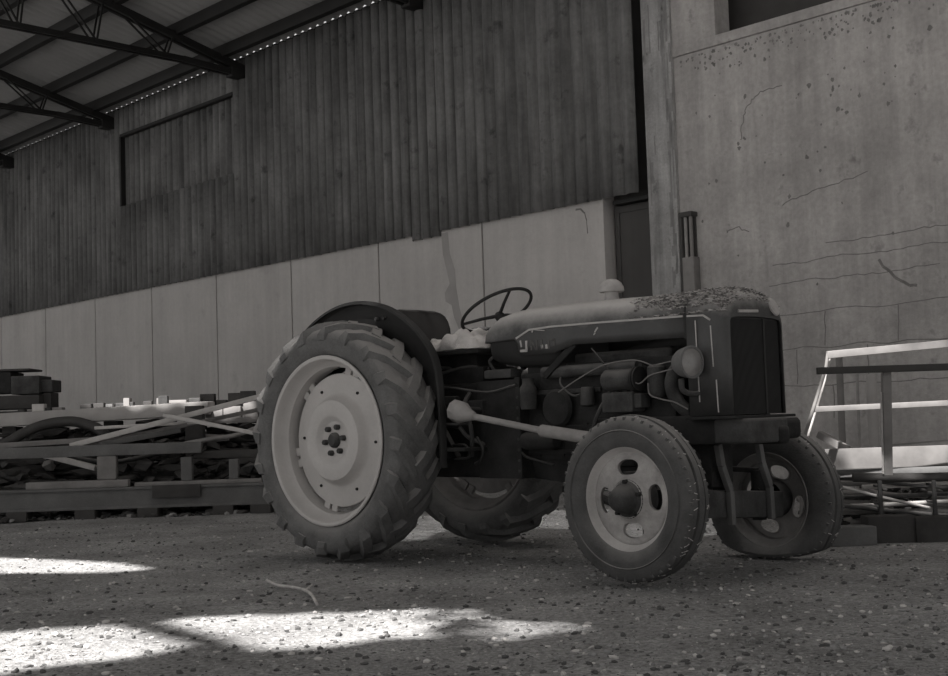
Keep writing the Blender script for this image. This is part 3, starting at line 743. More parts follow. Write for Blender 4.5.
for z, x0_, x1_ in ((.70, 1.05, 1.6), (.575, 1.05, 1.95), (.885, 1.05, 1.55)):
    bm = BM(); bar(bm, (x0_, -.175, z), (x1_, -.175, z), .02, .022); part('block_ledge', bm, 'iron_m' if z > .8 else 'iron')
bm = BM(); lathe(bm, [(0, 0), (.04, 0), (.045, .02), (.045, .11), (.03, .13), (.03, .16), (0, .16)], (1.12, -.24, .80), 'Z', 16); part('breather', bm, 'iron_m')
bm = BM(); lathe(bm, [(0, -.10), (.042, -.10), (.048, -.08), (.048, .10), (.036, .12), (0, .12)], (1.18, -.235, .635), 'X', 18); part('starter_motor', bm, 'iron')
bm = BM(); box(bm, (.46, -.20, .80), (.22, .05, .18), .015); lathe(bm, [(0, -.04), (.05, -.035), (.055, 0), (0, 0)], (.46, -.225, .80), 'Y', 18); part('gearbox_cover', bm, 'iron_m')
bm = BM(); bar(bm, (.30, -.26, 1.02), (.66, -.30, .56), .03, .012); part('brake_rod', bm, 'iron_m')
bm = BM(); tube(bm, spline([(.40, -.22, .95), (.62, -.27, .93), (.86, -.27, .90), (1.05, -.26, .93)], 5), .007, 6); part('control_rod', bm, 'iron_m')
bm = BM(); tube(bm, spline([(.66, -.20, .90), (.70, -.28, .84), (.76, -.30, .70), (.73, -.27, .56)], 5), .012, 8); part('hydraulic_pipe', bm, 'iron_m')
bm = BM(); tube(bm, spline([(1.35, -.19, 1.02), (1.33, -.23, .93), (1.42, -.24, .86), (1.50, -.23, .88)], 5), .006, 6); part('fuel_pipe', bm, 'iron_m')
bm = BM(); tube(bm, spline([(1.62, -.20, .86), (1.60, -.26, .78), (1.55, -.25, .68), (1.6, -.22, .60)], 5), .010, 6); part('oil_pipe', bm, 'iron_m')
bm = BM(); bar(bm, (.96, -.10, 1.02), (.84, -.22, .70), .028, .018); part('throttle_arm', bm, 'iron_m')
bm = BM(); box(bm, (.88, -.17, .995), (.20, .09, .05), .015); part('housing_cap', bm, 'iron_m')
# light tube reaching from the operator's side to the front axle
bm = BM(); tube(bm, [(.905, -.45, .775), (1.40, -.45, .687)], .017, 14); LINK = part('drag_link', bm, 'shaft')
bm = BM(); tube(bm, [(1.37, -.45, .692), (1.385, -.45, .690), (1.93, -.45, .615)], [.020, .031, .031], 16); part('link_sleeve', bm, 'shaft', LINK)
bm = BM(); tube(bm, [(.765, -.45, .815), (.785, -.45, .81), (.84, -.45, .795), (.885, -.45, .78), (.93, -.45, .771)], [.034, .058, .058, .036, .020], 9); part('link_yoke', bm, 'shaft', LINK)
bm = BM(); tube(bm, [(.79, -.26, .80), (.79, -.45, .81)], .022, 10); box(bm, (.76, -.24, .80), (.12, .06, .12), .015); part('drop_arm', bm, 'iron')

# ---- steering
ST = V((.70, 0, 1.36)); nrm = V((-.5, 0, .866)); ex = V((.866, 0, .5)); ey = V((0, 1, 0))
bm = BM(); pts = [ST + .21 * (math.cos(2 * PI * k / 56) * ex + math.sin(2 * PI * k / 56) * ey) for k in range(57)]
tube(bm, pts, .0095, 10, cap=False); SW = part('steering_wheel', bm, 'grille', smooth=80)
HB = ST - nrm * .035
for a in (math.radians(225), math.radians(340), math.radians(100)):
    bm = BM(); tube(bm, [HB, HB + (ST - HB) * .6 + .1 * (math.cos(a) * ex + math.sin(a) * ey), ST + .205 * (math.cos(a) * ex + math.sin(a) * ey)], [.011, .009, .008], 8); part('spoke', bm, 'grille', SW, 80)
bm = BM(); tube(bm, [HB + nrm * .018, HB, HB - nrm * .03], [.018, .030, .024], 14); part('hub', bm, 'grille', SW)
bm = BM(); tube(bm, [HB - nrm * .02, HB - nrm * .35], .019, 12); part('steering_column', bm, 'grille')
# seat with upright back
bm = BM(); op = []
for t in range(13):
    a = PI * t / 12; ca, sa = math.cos(a), math.sin(a)
    op.append((.27 * (abs(ca) ** .45) * (1 if ca > 0 else -1), 1.215 + .205 * abs(sa) ** .5))
secs = [[(x + .06 * (z - 1.2) * -1, y * k + .02, 1.20 + (z - 1.20) * k2) for y, z in [(.24, 1.14)] + op + [(-.24, 1.14)]] for x, k, k2 in ((.075, .93, .95), (.055, 1, 1), (.015, 1, 1), (-.005, .93, .95))]
loft(bm, secs, close=True); SB = part('seat_back', bm, 'seat', smooth=50)
bm = BM(); box(bm, (.10, .01, 1.15), (.34, .44, .08), .03, seg=3); part('seat_cushion', bm, 'seat')
bm = BM(); box(bm, (.02, 0, 1.11), (.10, .2, .06), .01); bar(bm, (.02, 0, 1.1), (-.08, 0, 1.0), .12, .04); part('seat_spring', bm, 'iron')
# tool tray in front of the seat
bm = BM(); box(bm, (.50, -.02, 1.128), (.54, .44, .024), .006); box(bm, (.50, 0, 1.06), (.30, .25, .14), .01); part('tool_tray', bm, 'iron')
# mudguard over the near rear wheel
def arc_pts(R, a0, a1, n): return [((lambda x: x if x < .58 else .58 + .115 * math.tanh((x - .58) / .115))(R * math.cos(a0 + (a1 - a0) * k / n)), RR + R * math.sin(a0 + (a1 - a0) * k / n)) for k in range(n + 1)]
bm = BM(); A0, A1 = math.radians(-12), math.radians(148)
oo = arc_pts(.785, A0, A1, 40); ii = arc_pts(.42, A0 + .1, A1 - .1, 40)
secs = []
for (xo, zo), (xi, zi) in zip(oo, ii):
    k = .99
    m0 = (0 + (xo) * k, RR + (zo - RR) * k)
    secs.append([(xi, -.405, zi), (xo * .975, -.405, RR + (zo - RR) * .975), (xo, -.418, zo), (xo, -.445, zo), (xo * .992, -.456, RR + (zo - RR) * .992), (xo * .975, -.458, RR + (zo - RR) * .975),
                 (xo * .978, -.448, RR + (zo - RR) * .978), (xo * .988, -.440, RR + (zo - RR) * .988), (xo * .988, -.420, RR + (zo - RR) * .988), (xo * .965, -.397, RR + (zo - RR) * .965), (xi, -.397, zi)])
loft(bm, secs, close=True)
MG = part('mudguard', bm, 'paint_d', smooth=35)
bm = BM(); bar(bm, (.10, -.20, .80), (.10, -.40, .95), .05, .02); bar(bm, (-.10, -.20, .85), (-.10, -.40, 1.0), .05, .02); part('mudguard_stay', bm, 'iron', MG)
for x, z in ((.16, 1.36), (.22, 1.36)):
    bm = BM(); tube(bm, [(x, -.405, z - .02), (x, -.425, z - .02)], .010, 8); part('mudguard_bolt', bm, 'iron_m', MG)
bm = BM(); bar(bm, (-.2, -.1, .42), (-.45, -.1, .42), .08, .03); bar(bm, (-.2, .1, .42), (-.45, .1, .42), .08, .03); box(bm, (-.45, 0, .42), (.06, .9, .03), .004); part('drawbar', bm, 'iron')

# ---- things lying on the tractor
TM = Matrix.Translation((-.3756, 7.6553, 0)) @ Matrix.Rotation(-.7586, 4, 'Z')
def on_tractor(o): o.matrix_world = TM @ o.matrix_world; return o
bm = BM(); n = 34; grid = []
for i in range(n + 1):
    row = []
    for j in range(n + 1):
        a, b = i / n * 2 - 1, j / n * 2 - 1
        w = max(0, 1 - (abs(a) ** 2.4 + abs(b) ** 2.4)) ** .5 if abs(a) ** 2.4 + abs(b) ** 2.4 < 1 else 0
        x, y = .50 + .235 * a, -.03 + .21 * b
        q = V((x * 7, y * 7, 2.2)); rid = abs(noise.noise(q * 1.5)) * .06 + abs(noise.noise(q * 3.1)) * .035
        asym = .070 + .035 * math.sin(.6 + a * 2.0)
        z = 1.143 + asym * w ** .8 + (rid - .02) * min(1, w * 2 + .25)
        row.append(bm.verts.new((x + .02 * noise.noise(q * 1.3 + V((5, 0, 0))), y + .02 * noise.noise(q * 1.2 + V((0, 7, 0))), max(1.142, z))))
    grid.append(row)
for i in range(n):
    for j in range(n): bm.faces.new((grid[i][j], grid[i + 1][j], grid[i + 1][j + 1], grid[i][j + 1]))
o = obj('sack', bm, 'sack', None, 70); sd = o.modifiers.new('cloth', 'SOLIDIFY'); sd.thickness = .004; sd.offset = 1
tag(on_tractor(o), 'crumpled pale cloth sack lying between tractor seat and steering wheel', 'sack')
def hood_z(x, y):
    top = 1.331 + .004 * (x > 2.12) if x < 2.26 else 1.333 - ((x - 2.26) / .085) ** 2 * .085
    sh = 1.195; a = abs(y) / .255
    if a > .975: return sh + .02
    if a < .40: return top - (top - sh) * .035 * (a / .4) ** 2
    if a < .72: return sh + (top - sh) * (.965 - .135 * (a - .40) / .32)
    if a < .90: return sh + (top - sh) * (.83 - .23 * (a - .72) / .18)
    return sh + (top - sh) * (.60 - .27 * (a - .90) / .075)
bm = BM()
for k in range(3200):
    x = 2.335 - .56 * random.random() ** 1.3; y = random.uniform(-.255, .24) if random.random() < .7 else random.uniform(-.256, -.17)
    if x < 2.0 and random.random() < .35 + (2.0 - x) * 2: continue
    if y > .2 and random.random() < .3: continue
    z = hood_z(x, y) + random.uniform(.001, .007)
    L, w = random.uniform(.006, .022), random.uniform(.003, .008)
    q = Matrix.Rotation(random.random() * 6.3, 3, 'Z') @ Matrix.Rotation(random.uniform(-.4, .4), 3, 'Y') @ Matrix.Rotation(random.uniform(-.5, .5), 3, 'X')
    vs = [bm.verts.new(V((x, y, z)) + q @ V(p)) for p in ((-L, 0, 0), (-L * .2, -w, .002), (L, 0, .003), (-L * .2, w, .002), (0, 0, -.004))]
    mi = 1 if random.random() < .42 else 0
    for t in ((0, 1, 4), (1, 2, 4), (2, 3, 4), (3, 0, 4), (0, 3, 2, 1)):
        f = bm.faces.new([vs[i] for i in t]); f.material_index = mi
o = obj('dry_leaves', bm, ['leaf', 'leaf_d'], None, 0)
tag(on_tractor(o), 'drift of dry leaves and straw on the front top of the tractor bonnet', 'leaves', kind='stuff')

# ================================================================== LEFT: scrap pile
def flat_bar(name, pts, w, h, m, label, cat, group=None):
    bm = BM()
    for a, b in zip(pts, pts[1:]): bar(bm, a, b, w, h, min(w, h) * .15)
    return tag(rebase(obj(name, bm, m)), label, cat, group)
def pipe(name, pts, r, m, label, cat, group=None, smooth=60, k=0):
    bm = BM(); tube(bm, spline(pts, k) if k else pts, r, 12)
    return tag(rebase(obj(name, bm, m, None, smooth)), label, cat, group)
def block(name, c, s, m, label, cat, group=None, rz_=0, bev=.008):
    bm = BM(); box(bm, (0, 0, s[2] / 2), s, bev); o = obj(name, bm, m, None, 40, (c[0], c[1], c[2]), rz_)
    return tag(o, label, cat, group)
YB = 11.6
a, b = at(-60, 497, YB), at(285, 497, YB); zt = .268; zb_ = .075
# long rusted I-beam on blocks
bm = BM(); L = b.x - a.x; cx = (a.x + b.x) / 2
box(bm, (cx, YB, zt - .012), (L, .16, .024), .004); box(bm, (cx, YB, zb_ + .012), (L, .16, .024), .004)
box(bm, (cx, YB - .055, (zt + zb_) / 2), (L, .016, zt - zb_), .002)
BEAM = obj('steel_beam', bm, 'rust'); tag(rebase(BEAM), 'long low rusted steel beam lying along the front of the scrap pile', 'beam')
p0, p1 = at(155, 485, YB), at(203, 496, YB)
bm = BM(); box(bm, ((p0.x + p1.x) / 2, YB - .095, (p0.z + p1.z) / 2), (p1.x - p0.x, .03, p0.z - p1.z), .004)
pl_ = obj('patch_plate', bm, 'rust_d'); pl_.data.transform(Matrix.Translation(-V(BEAM.location))); pl_.parent = BEAM; pl_['label'] = 'short darker plate on the face of the beam'
for i, u in enumerate((20, 88, 150, 225, 262)):
    x = at(u, 500, YB).x; block('support_block', (x, YB, -.01), (.18, .22, .085), 'rust_d', 'dark block on the dirt under the long low beam', 'block', 'blocks under the long beam')
# thin timber on the beam
p0, p1 = at(28, 481, YB), at(130, 481, YB)
flat_bar('timber_plank', [V((p0.x, YB - .02, zt + .034)), V((p1.x, YB - .02, zt + .034))], .10, .066, 'wood', 'thin grey timber plank lying on the long low beam', 'plank')
p0, p1 = at(135, 482, YB), at(262, 483, YB)
flat_bar('timber_plank', [V((p0.x, YB + .02, zt + .018)), V((p1.x, YB + .02, zt + .018))], .09, .034, 'wood', 'long narrow timber strip on the beam beside the tractor rear wheel', 'plank')
# posts that carry the upper beam
for (u0, u1, vt), lab in zip(((98, 117, 456), (181, 192, 457), (229, 238, 459)), ('wide short grey post left of the other posts on the long beam', 'slim short steel post standing in the middle of the long beam', 'short round-topped stub post next to the tractor rear wheel')):
    p = at((u0 + u1) / 2, vt, YB); wd = (u1 - u0) * YB / FPX
    base = zt + (.07 if u0 < 120 else .037)
    block('steel_post', (p.x, YB + (0 if u0 < 120 else .02), base), (wd, .085, p.z - base), 'wood' if u0 < 100 else 'rust', lab, 'post')
# upper horizontal beams
p0, p1 = at(-60, 452, YB), at(202, 451.5, YB)
zz = at(107, 456, YB).z
bm = BM(); Lx = p1.x - p0.x; box(bm, ((p0.x + p1.x) / 2, YB, zz + .052), (Lx, .09, .10), .006)
tag(rebase(obj('steel_channel', bm, 'rust')), 'upper horizontal steel channel resting on the posts at the left', 'channel')
zz2 = at(234, 459, YB + .02).z
p0, p1 = at(196, 455, YB + .15), at(300, 454, YB + .15)
flat_bar('steel_channel', [V((p0.x, YB + .12, zz2 + .045)), V((p1.x, YB + .12, zz2 + .045))], .10, .07, 'rust_d', 'short dark steel channel beside the tractor rear wheel, below the crossing bars', 'channel')
# crossing bars and pipes
def line3(L, y0, y1): 
    (ua, va), (ub, vb) = L; return [at(ua, va, y0), at(ub, vb, y1)]
flat_bar('flat_bar', line3(((60, 449), (92, 468)), 11.9, 11.75)[:0] + [at(45, 455, 11.9), at(96, 468, 11.75)], .05, .05, 'pale_steel', 'short pale flat bar leaning down below the upper channel at far left', 'bar')
flat_bar('angle_bar', [at(70, 446, 12.0), at(262, 396, 12.3)], .06, .05, 'pale_steel', 'long pale angle bar sloping up across the pile to the tractor wheel', 'bar')
flat_bar('angle_bar', [at(164, 415, 12.04), at(254, 433, 11.80)], .05, .035, 'pale_steel', 'thin bar sloping down to the right, crossing the long pale bar', 'bar')
flat_bar('angle_bar', [at(85, 446, 12.1), at(262, 409, 12.45)], .05, .04, 'wood', 'grey bar running parallel below the long pale bar', 'bar')
pipe('steel_pipe', [at(170, 447, 11.95), at(205, 440, 12.0), at(240, 434, 12.1), at(285, 416, 12.2)], .022, 'shaft', 'bent pale pipe low in the pile, next to the rear wheel', 'pipe', k=5)
pipe('steel_pipe', [at(8, 458, 12.0), at(55, 455, 12.0), at(110, 462, 11.9), at(165, 452, 11.9)], .02, 'iron_m', 'dark sagging pipe behind the posts', 'pipe', k=5)
flat_bar('flat_bar', [at(95, 428, 12.3), at(205, 422, 12.3)], .05, .03, 'pale_steel', 'level pale flat bar below the sunlit slab', 'bar')
flat_bar('angle_bar', [at(100, 445, 11.85), at(180, 430, 12.2)], .05, .05, 'rust', 'short rusty bar half hidden among the crossing bars', 'bar')
flat_bar('timber_plank', [at(-20, 447, 12.15), at(120, 438, 12.2)], .10, .05, 'wood', 'grey timber plank under the arched black hose', 'plank')
pipe('rubber_hose', [at(-10, 452, 12.38), at(10, 441, 12.38), at(30, 430, 12.42), at(50, 423.5, 12.45), at(72, 421.5, 12.45), at(88, 425, 12.45), at(100, 430, 12.42), at(112, 442, 12.38)], .05, 'hose', 'thick black hose arched over the scrap at far left', 'hose', k=6)
# scrap heap that carries the lot
def heap():
    x = random.uniform(-4.95, -1.85); y = random.uniform(12.05, 13.15)
    h = .86 * (1 - abs(y - 12.9) / 1.1); z = random.random() * h
    return (x, y, z)
h = scatter_stones('scrap_heap', 2600, heap, .04, .17, ['scrap', 'rust_d', 'iron_m', 'rust', 'shaft'], [.50, .30, .14, .04, .02], 2.2)
tag(h, 'dark heap of mixed scrap behind the long low beam', 'scrap', kind='stuff')
def rub():
    x = random.uniform(-4.9, -1.9); y = random.uniform(11.45, 11.9); return (x, y, .0)
h = scatter_stones('rubble', 260, rub, .015, .06, ['rust_d', 'stone_c', 'stone_a'], [.5, .3, .2])
tag(h, 'dark rubble and bits under and before the long low beam', 'rubble', kind='stuff')
# long pale slab with blocks along it
YS = 12.75
p0, p1 = at(-60, 424, YS), at(212, 408, YS)
bm = BM(); bar(bm, p0, p1, .34, .13, .008)
SLAB = tag(rebase(obj('concrete_slab', bm, 'slab')), 'long pale sunlit slab lying on the scrap pile', 'slab')
for i, x in enumerate((-4.6, -3.6, -2.8)):
    t = (x - p0.x) / (p1.x - p0.x); zt_ = p0.z + (p1.z - p0.z) * t - .066
    block('support_stand', (x, YS + .05, 0), (.14, .22, zt_ - .004), 'rust_d', 'dark stand hidden behind scrap under the pale slab', 'stand', 'stands under the pale slab')
def slab_z(x): t = (x - p0.x) / (p1.x - p0.x); return p0.z + (p1.z - p0.z) * t + .066
row = [(18, 24, 414, 'iron_m'), (33, 45, 404, 'pale_steel'), (46, 51, 410, 'iron_m'), (52, 62, 409, 'wood_p'), (82, 93, 404, 'rust_d'), (94, 104, 403, 'rust_d'), (108, 115, 404, 'rust'), (116, 126, 403, 'iron_m'), (124, 130, 398, 'wood_p'),
       (131, 134, 402, 'iron_m'), (145, 153, 401, 'rust_d'), (157, 160, 398, 'wood'), (160, 169, 396, 'iron_m'), (171, 188, 403, 'wood_p'), (189, 200, 398, 'iron_m')]
labs = ['small dark block first on the slab from the left', 'open grey metal piece on the slab near the dark crates', 'small dark block beside the open grey metal piece', 'small pale block near the left end of the slab', 'dark block alone in the bare middle of the slab, left of a pair', 'dark block touching the lone dark block on the slab',
        'rusty block before the pale upright piece', 'grey block left against the pale upright piece', 'pale upright piece on the slab', 'tiny dark piece right beside the pale upright piece', 'dark low block between the pale upright piece and the thin peg', 'thin grey peg on the slab',
        'grey block just right of the thin peg', 'broad white sunlit block at the right end of the slab', 'dark grey block at the very right end of the slab']
for (u0, u1, vt, m_), lab in zip(row, labs):
    pc = at((u0 + u1) / 2, vt, YS); w = (u1 - u0) * YS / FPX; z0 = slab_z(pc.x) + .001
    block('block', (pc.x, YS + random.uniform(-.05, .05), z0), (w, .10, max(.03, pc.z - z0)), m_, lab, 'block', 'small blocks along the pale slab', random.uniform(-.1, .1), .005)
# second stand with more pieces right of the slab
p = at(196, 406, 12.6); q = at(196, 440, 12.6)
block('steel_post', (p.x, 12.55, 0), (.17, .14, p.z), 'rust_d', 'dark upright post at the right end of the pale slab', 'post')
pa, pb = at(207, 408, 12.9), at(262, 404, 12.9)
bm = BM(); bar(bm, V((pa.x, 12.95, .93)), V((pb.x + .25, 12.95, .96)), .3, .05, .005); tag(rebase(obj('timber_plank', bm, 'wood')), 'grey timber plank behind the sloping bars beside the rear wheel', 'plank')
for x in (pa.x + .1, pb.x + .1): block('support_stand', (x, 12.97, 0), (.12, .2, .90), 'rust_d', 'dark stand under the grey plank beside the rear wheel', 'stand', 'stands under the grey plank')
row = [(206, 223, 407, 418, 'wood_p', 'pale square block standing low beside the dark post'), (224, 241, 406, 418, 'wood_p', 'pale low block right of the pale square block'), (244, 258, 401, 417.5, 'wood', 'grey block nearest to the tractor rear wheel')]
for u0, u1, vt, vb, m_, lab in row:
    a_, b_ = at(u0, vb, 12.72), at(u1, vt, 12.72)
    block('block', ((a_.x + b_.x) / 2, 12.74, a_.z), (b_.x - a_.x, .10, b_.z - a_.z), m_, lab, 'block', 'pale blocks beside the rear wheel', 0, .005)
a_ = at(232, 413, 12.74); bm = BM(); bar(bm, V((at(200, 418.5, 12.74).x, 12.74, at(206, 418.3, 12.74).z - .03)), V((at(262, 416, 12.74).x, 12.74, at(206, 418.3, 12.74).z - .03)), .12, .05, .004)
tag(rebase(obj('timber_plank', bm, 'wood')), 'narrow plank carrying the pale blocks beside the rear wheel', 'plank')
row = [(201, 215, 394, 'rust_d', 'dark block on the grey plank, left of three'), (217, 227, 400, 'rust_d', 'low dark block on the grey plank, middle of three'), (229, 241, 393, 'rust_d', 'tall dark block on the grey plank'), (241, 255, 391, 'iron_m', 'tall grey block at the end of the grey plank, closest to the wheel')]
for u0, u1, vt, m_, lab in row:
    pc = at((u0 + u1) / 2, vt, 12.95); w = (u1 - u0) * 12.95 / FPX; z0 = .93 + .03 * (pc.x - pa.x) / (pb.x + .25 - pa.x) + .026
    block('block', (pc.x, 12.95, z0), (w, .12, max(.03, pc.z - z0)), m_, lab, 'block', 'dark blocks on the grey plank', 0, .005)
# dark machinery behind at the far left
YM = 13.6
def mach(name, u0, v0, u1, v1, dep, m_, label, dy=0, slots=False):
    a_, b_ = at(u0, v1, YM), at(u1, v0, YM)
    bm = BM(); box(bm, (0, 0, (b_.z - a_.z) / 2), (b_.x - a_.x, dep, b_.z - a_.z), .012)
    if slots:
        for k in range(3):
            box(bm, (-(b_.x - a_.x) * .2, -dep / 2 - .005, (b_.z - a_.z) * (.2 + .25 * k)), ((b_.x - a_.x) * .4, .02, .06), .004, mi=1)
    o = obj(name, bm, [m_, 'recess'], None, 40, ((a_.x + b_.x) / 2, YM + dy, a_.z)); tag(o, label, 'crate'); return o
z3 = at(10, 395, YM).z; z4 = at(10, 410, YM).z
mach('low_crate', -30, 395, 47, 411, .5, 'rust_d', 'low dark crate under the stacked grey crates, far left')
mach('machine_crate', -30, 372.5, 17.5, 395, .4, 'iron', 'dark slotted crate at the left edge, on the low dark crate', 0, True)
mach('machine_crate', 17.5, 376, 45.5, 395, .4, 'iron_m', 'large plain grey crate beside the slotted crate')
mach('machine_crate', 45.5, 380, 57, 392.5, .3, 'iron_m', 'small grey crate jutting out to the right of the large crate')
mach('crate_lid', -30, 370, 36, 372.5, .42, 'rust_d', 'thin dark lid board lying on the slotted crate')
x0_, x1_ = at(-30, 411, YM).x, at(62, 411, YM).x; zb2 = at(10, 411.2, YM).z
bm = BM(); box(bm, ((x0_ + x1_) / 2, YM, zb2 - .03), (x1_ - x0_, .55, .05), .005)
for x in (x0_ + .1, x1_ - .1):
    for dy in (-.2, .2): box(bm, (x, YM + dy, (zb2 - .055) / 2), (.08, .08, zb2 - .055), .005)
tag(rebase(obj('work_bench', bm, 'rust_d')), 'dark bench carrying the crates at the far left, behind the slab', 'bench')
x1_ = at(45.5, 392.5, YM); bm = BM(); box(bm, (at(51, 392, YM).x, YM, (zb2 + at(51, 392.6, YM).z) / 2 - .003), (.08, .25, at(51, 392.6, YM).z - zb2), .004)
tag(rebase(obj('support_block', bm, 'rust_d')), 'dark prop under the small jutting grey crate', 'block')

# ================================================================== RIGHT: tube rack and rods
YR = 7.75
RK = thing('tube_rack', 'white tubular rack frame with sloping end leg, right of the tractor', 'rack', at(880, 520, YR) * 1)
RK.location.z = 0
ro = RK.location.copy()
def rk(name, pts, r, m, k=0, bx=None):
    bm = BM(); pts = [V(p) - ro for p in pts]
    if bx:
        for a_, b_ in zip(pts, pts[1:]): bar(bm, a_, b_, bx[0], bx[1], .003)
    else: tube(bm, spline(pts, k) if k else pts, r, 12)
    return obj(name, bm, m, RK, 60)
rk('top_rail', [at(827, 355, YR), at(960, 342.5, YR + .05)], .019, 'white_tube', bx=(.03, .045))
rk('end_leg', [at(828, 353, YR), at(826, 368, YR), at(803.5, 440, YR - .02), V((at(796, 465, YR).x, YR - .02, 0.0))], .011, 'white_tube')
rk('end_leg', [at(829.5, 356, YR + .06), at(828, 370, YR + .06), at(807.5, 437, YR + .06), V((at(800, 460, YR).x, YR + .08, 0.0))], .010, 'pale_steel')
rk('middle_rail', [at(814, 409.5, YR), at(960, 402.5, YR + .05)], .019, 'white_tube', bx=(.03, .034))
rk('back_leg', [at(956, 343, YR + .05), V((at(956, 480, YR).x, YR + .05, 0))], .018, 'pale_steel')
# dark post with the crossbar it carries
PO = thing('gate_post', 'grey upright post with a long dark crossbar, in front of the white rack', 'post', at(887.5, 475.6, 7.45))
a_ = at(886, 371, 7.45) - V(PO.location); c_ = at(887.5, 475.6, 7.45) - V(PO.location)
bm = BM(); bar(bm, a_, c_, .05, .046, .004, V((0, 1, 0))); obj('upright', bm, 'wood', PO)
a1_, b1_ = at(817, 371, 7.41), at(960, 366.5, 7.41)
bm = BM(); bar(bm, a1_ - V(PO.location), b1_ - V(PO.location), .04, .040, .004); obj('crossbar', bm, 'rust_d', PO)
bm = BM(); c0 = at(881.0, 392, 7.42) - V(PO.location); c1 = at(883.2, 474, 7.42) - V(PO.location); tube(bm, [c0, c1], .006, 8); obj('edge_rod', bm, 'chrome', PO)
# poles leaning on the wall behind the rack
for (ua, va, ub, vb, r, m_, lab, y) in ((871, 374, 875, 455, .036, 'slab', 'thick pale pole standing behind the white rack', 8.9), (857, 374, 860, 455, .010, 'shaft', 'very thin pale rod standing left of the thick pole', 8.7), (839, 357, 843, 455, .024, 'wood', 'grey pole standing left of the thin rod behind the rack', 8.9)):
    a_, b_ = at(ua, va, y), at(ub, vb, y); d = (b_ - a_); b_ = a_ + d * (a_.z / -d.z)
    pipe('pole', [a_, b_], r, m_, lab, 'pole')
# sunlit sheet leaning on edge, with dark sole rail
YP = 8.05
a_, b_ = at(818, 470, YP), at(960, 469, YP); c_ = at(818, 449.5, YP)
bm = BM(); hh = c_.z - a_.z; box(bm, ((a_.x + b_.x) / 2 + .0, YP + .02, a_.z + hh / 2), (b_.x - a_.x, .03, hh), .004)
tag(rebase(obj('metal_sheet', bm, 'sheet')), 'bright sunlit pale sheet standing on edge behind the dark post', 'sheet')
bm = BM(); lo = at(840, 477, YP).z; box(bm, ((a_.x + b_.x) / 2, YP, (a_.z + lo) / 2 - .001), (b_.x - a_.x, .10, a_.z - lo), .005)
tag(rebase(obj('sole_rail', bm, 'rust')), 'dark rail under the bright sheet', 'rail')
for x in (a_.x + .15, (a_.x + b_.x) / 2, b_.x - .1): block('support_block', (x, YP + .03, -.01), (.14, .12, lo + .009), 'rust_d', 'dark block standing under the rail of the bright sheet', 'block', 'blocks under the bright sheet')
flat_bar('timber_plank', [at(819, 434, 8.25), at(848, 450, 8.12)], .06, .045, 'wood', 'short grey timber sloping down behind the far front wheel', 'plank')
flat_bar('flat_bar', [at(880, 446, 8.3), at(960, 439, 8.35)], .02, .012, 'shaft', 'thin light bar sloping up behind the dark post', 'bar')
# dark bar and the rods stacked under it
rods = [(853, 477.5, 960, 476.5, .026, 'rust_d', 7.45), (838, 483, 960, 486, .016, 'wood', 7.55), (862, 487, 960, 482, .013, 'pale_steel', 7.5), (836, 492, 960, 497, .014, 'shaft', 7.6), (838, 497, 960, 493, .012, 'iron_m', 7.52), (848, 489, 960, 501, .012, 'shaft', 7.66), (836, 502, 960, 505, .015, 'wood', 7.58), (850, 506, 960, 500, .012, 'pale_steel', 7.5), (838, 509, 960, 512, .014, 'shaft', 7.55), (836, 505, 960, 517, .013, 'iron_m', 7.47), (842, 513, 960, 508, .012, 'shaft', 7.62), (860, 480, 960, 489, .010, 'iron_m', 7.46), (842, 487, 930, 508, .009, 'pale_steel', 7.44)]
rl = ['thick dark bar on top of the rod stack, at the foot of the post', 'grey rod just under the thick dark bar', 'pale rod rising to the right near the top of the stack', 'pale rod sagging to the right in the upper half of the stack', 'dark rod rising slightly across the upper half of the stack', 'pale rod sloping down most through the middle of the stack', 'grey thick rod level in the middle of the stack', 'pale rod rising through the middle of the stack', 'pale rod level near the bottom of the stack', 'dark rod dropping to the right at the bottom of the stack', 'lowest pale rod, rising to the right', 'thin dark rod sloping down just below the thick bar', 'thinnest pale rod lying across the front of the stack']
for (ua, va, ub, vb, r, m_, y), lab in zip(rods, rl):
    pipe('rod', [at(ua, va, y), at((ua + ub) / 2, (va + vb) / 2 + .6, y), at(ub, vb, y + .05)], r, m_, lab, 'rod', 'rods stacked right of the tractor', k=4)
for u in (872, 925):
    x = at(u, 500, 7.56).x; zt_ = at(u, 480, 7.5).z
    bm = BM(); box(bm, (0, .14, zt_ / 2), (.05, .04, zt_), .004); box(bm, (0, -.16, zt_ / 2), (.022, .02, zt_), .003)
    for z in (.20, .25, .30): box(bm, (0, 0, z), (.022, .30, .012), .002)
    o = obj('rod_stand', bm, 'iron_m', None, 40, (x, 7.56, 0)); tag(o, 'narrow dark stand holding the rods ' + ('nearer to the tractor' if u < 900 else 'at the right edge of the picture'), 'stand')
def rheap():
    x = random.uniform(1.95, 3.1); y = random.uniform(7.62, 8.0); return (x, y, random.random() * .26)
h = scatter_stones('scrap_heap', 260, rheap, .02, .07, ['scrap', 'iron_m', 'slab', 'shaft'], [.5, .3, .06, .14])
tag(h, 'loose scrap packed among the stacked rods at right', 'scrap', kind='stuff')
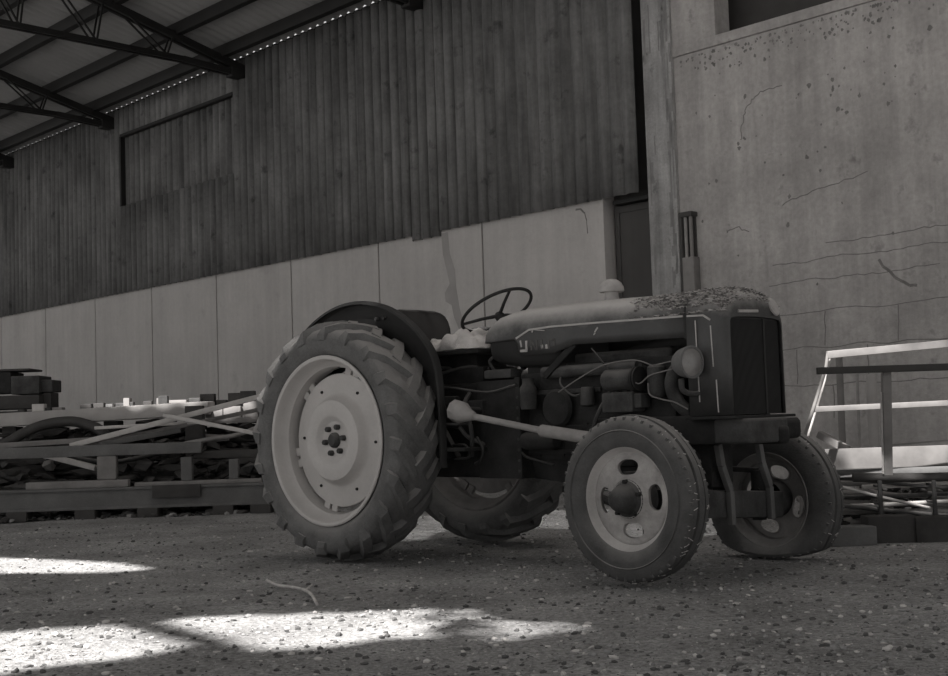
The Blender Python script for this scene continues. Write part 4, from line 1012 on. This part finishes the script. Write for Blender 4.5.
# sleepers on the ground
for (u0, u1, vt, vb, y, m_, lab) in ((830, 876, 526, 543, 7.2, 'rust', 'short grey timber sleeper on the dirt behind the far front wheel'), (868, 915, 515, 538, 7.27, 'rust_d', 'dark block under the stacked rods, in the middle'), (916, 962, 516, 540, 7.25, 'scrap', 'dark rough block under the stacked rods at the right edge')):
    a_, b_ = at(u0, vb, y), at(u1, vt, y)
    block('sleeper', ((a_.x + b_.x) / 2, y + .06, -.012), (b_.x - a_.x, .15, b_.z + .012), m_, lab, 'sleeper')

# conduit box on the right wall
CB = thing('conduit', 'tall narrow conduit box with two pale pipes fixed beside the concrete pillar', 'conduit', hall(3.10, 0, 0), WROT)
bm = BM(); box(bm, (.02, -.045, 1.44), (.135, .10, 1.62), .01); obj('lower_cover', bm, 'wood', CB)
bm = BM(); box(bm, (-.055, -.04, 2.3), (.03, .10, .74), .005); box(bm, (.005, -.04, 2.665), (.15, .11, .05), .01); box(bm, (.0, -.005, 2.3), (.13, .02, .72)); obj('back_frame', bm, 'door', CB)
for x in (-.015, .045):
    bm = BM(); tube(bm, [(x, -.055, 1.94), (x, -.055, 2.645)], .019, 10); obj('pipe', bm, 'shaft' if x < 0 else 'wood', CB)

# twig on the dirt
tp = [gpt(u, v) + V((0, 0, .008)) for u, v in ((267, 582), (278, 587), (293, 589), (305, 592), (312, 597), (317, 606))]
bm = BM(); tube(bm, spline(tp, 5), .007, 8); tube(bm, [tp[3], tp[3] + V((.02, .10, .012))], .004, 6)
tag(rebase(obj('twig', bm, 'leaf', None, 70)), 'pale bent twig lying alone on the dirt before the rear wheel', 'twig')

# ================================================================== LIGHT
w = bpy.data.worlds.new('world'); bpy.context.scene.world = w; w.use_nodes = True
bg = w.node_tree.nodes['Background']; bg.inputs[0].default_value = (1.0, .992, .982, 1); bg.inputs[1].default_value = 1.0
sl = bpy.data.lights.new('sun', 'SUN'); sl.energy = 21.0; sl.angle = math.radians(.6); sl.color = (1, .975, .955)
so = bpy.data.objects.new('sun', sl); C.objects.link(so); so.rotation_euler = SUN.to_track_quat('Z', 'Y').to_euler(); so.location = (-6, -10, 20)

sc = bpy.context.scene
sc.view_settings.view_transform = 'Standard'; sc.view_settings.look = 'None'; sc.view_settings.gamma = 1; sc.view_settings.use_curve_mapping = False
sc.view_settings.exposure = -0.40
sc.cycles.max_bounces = 8; sc.cycles.diffuse_bounces = 5
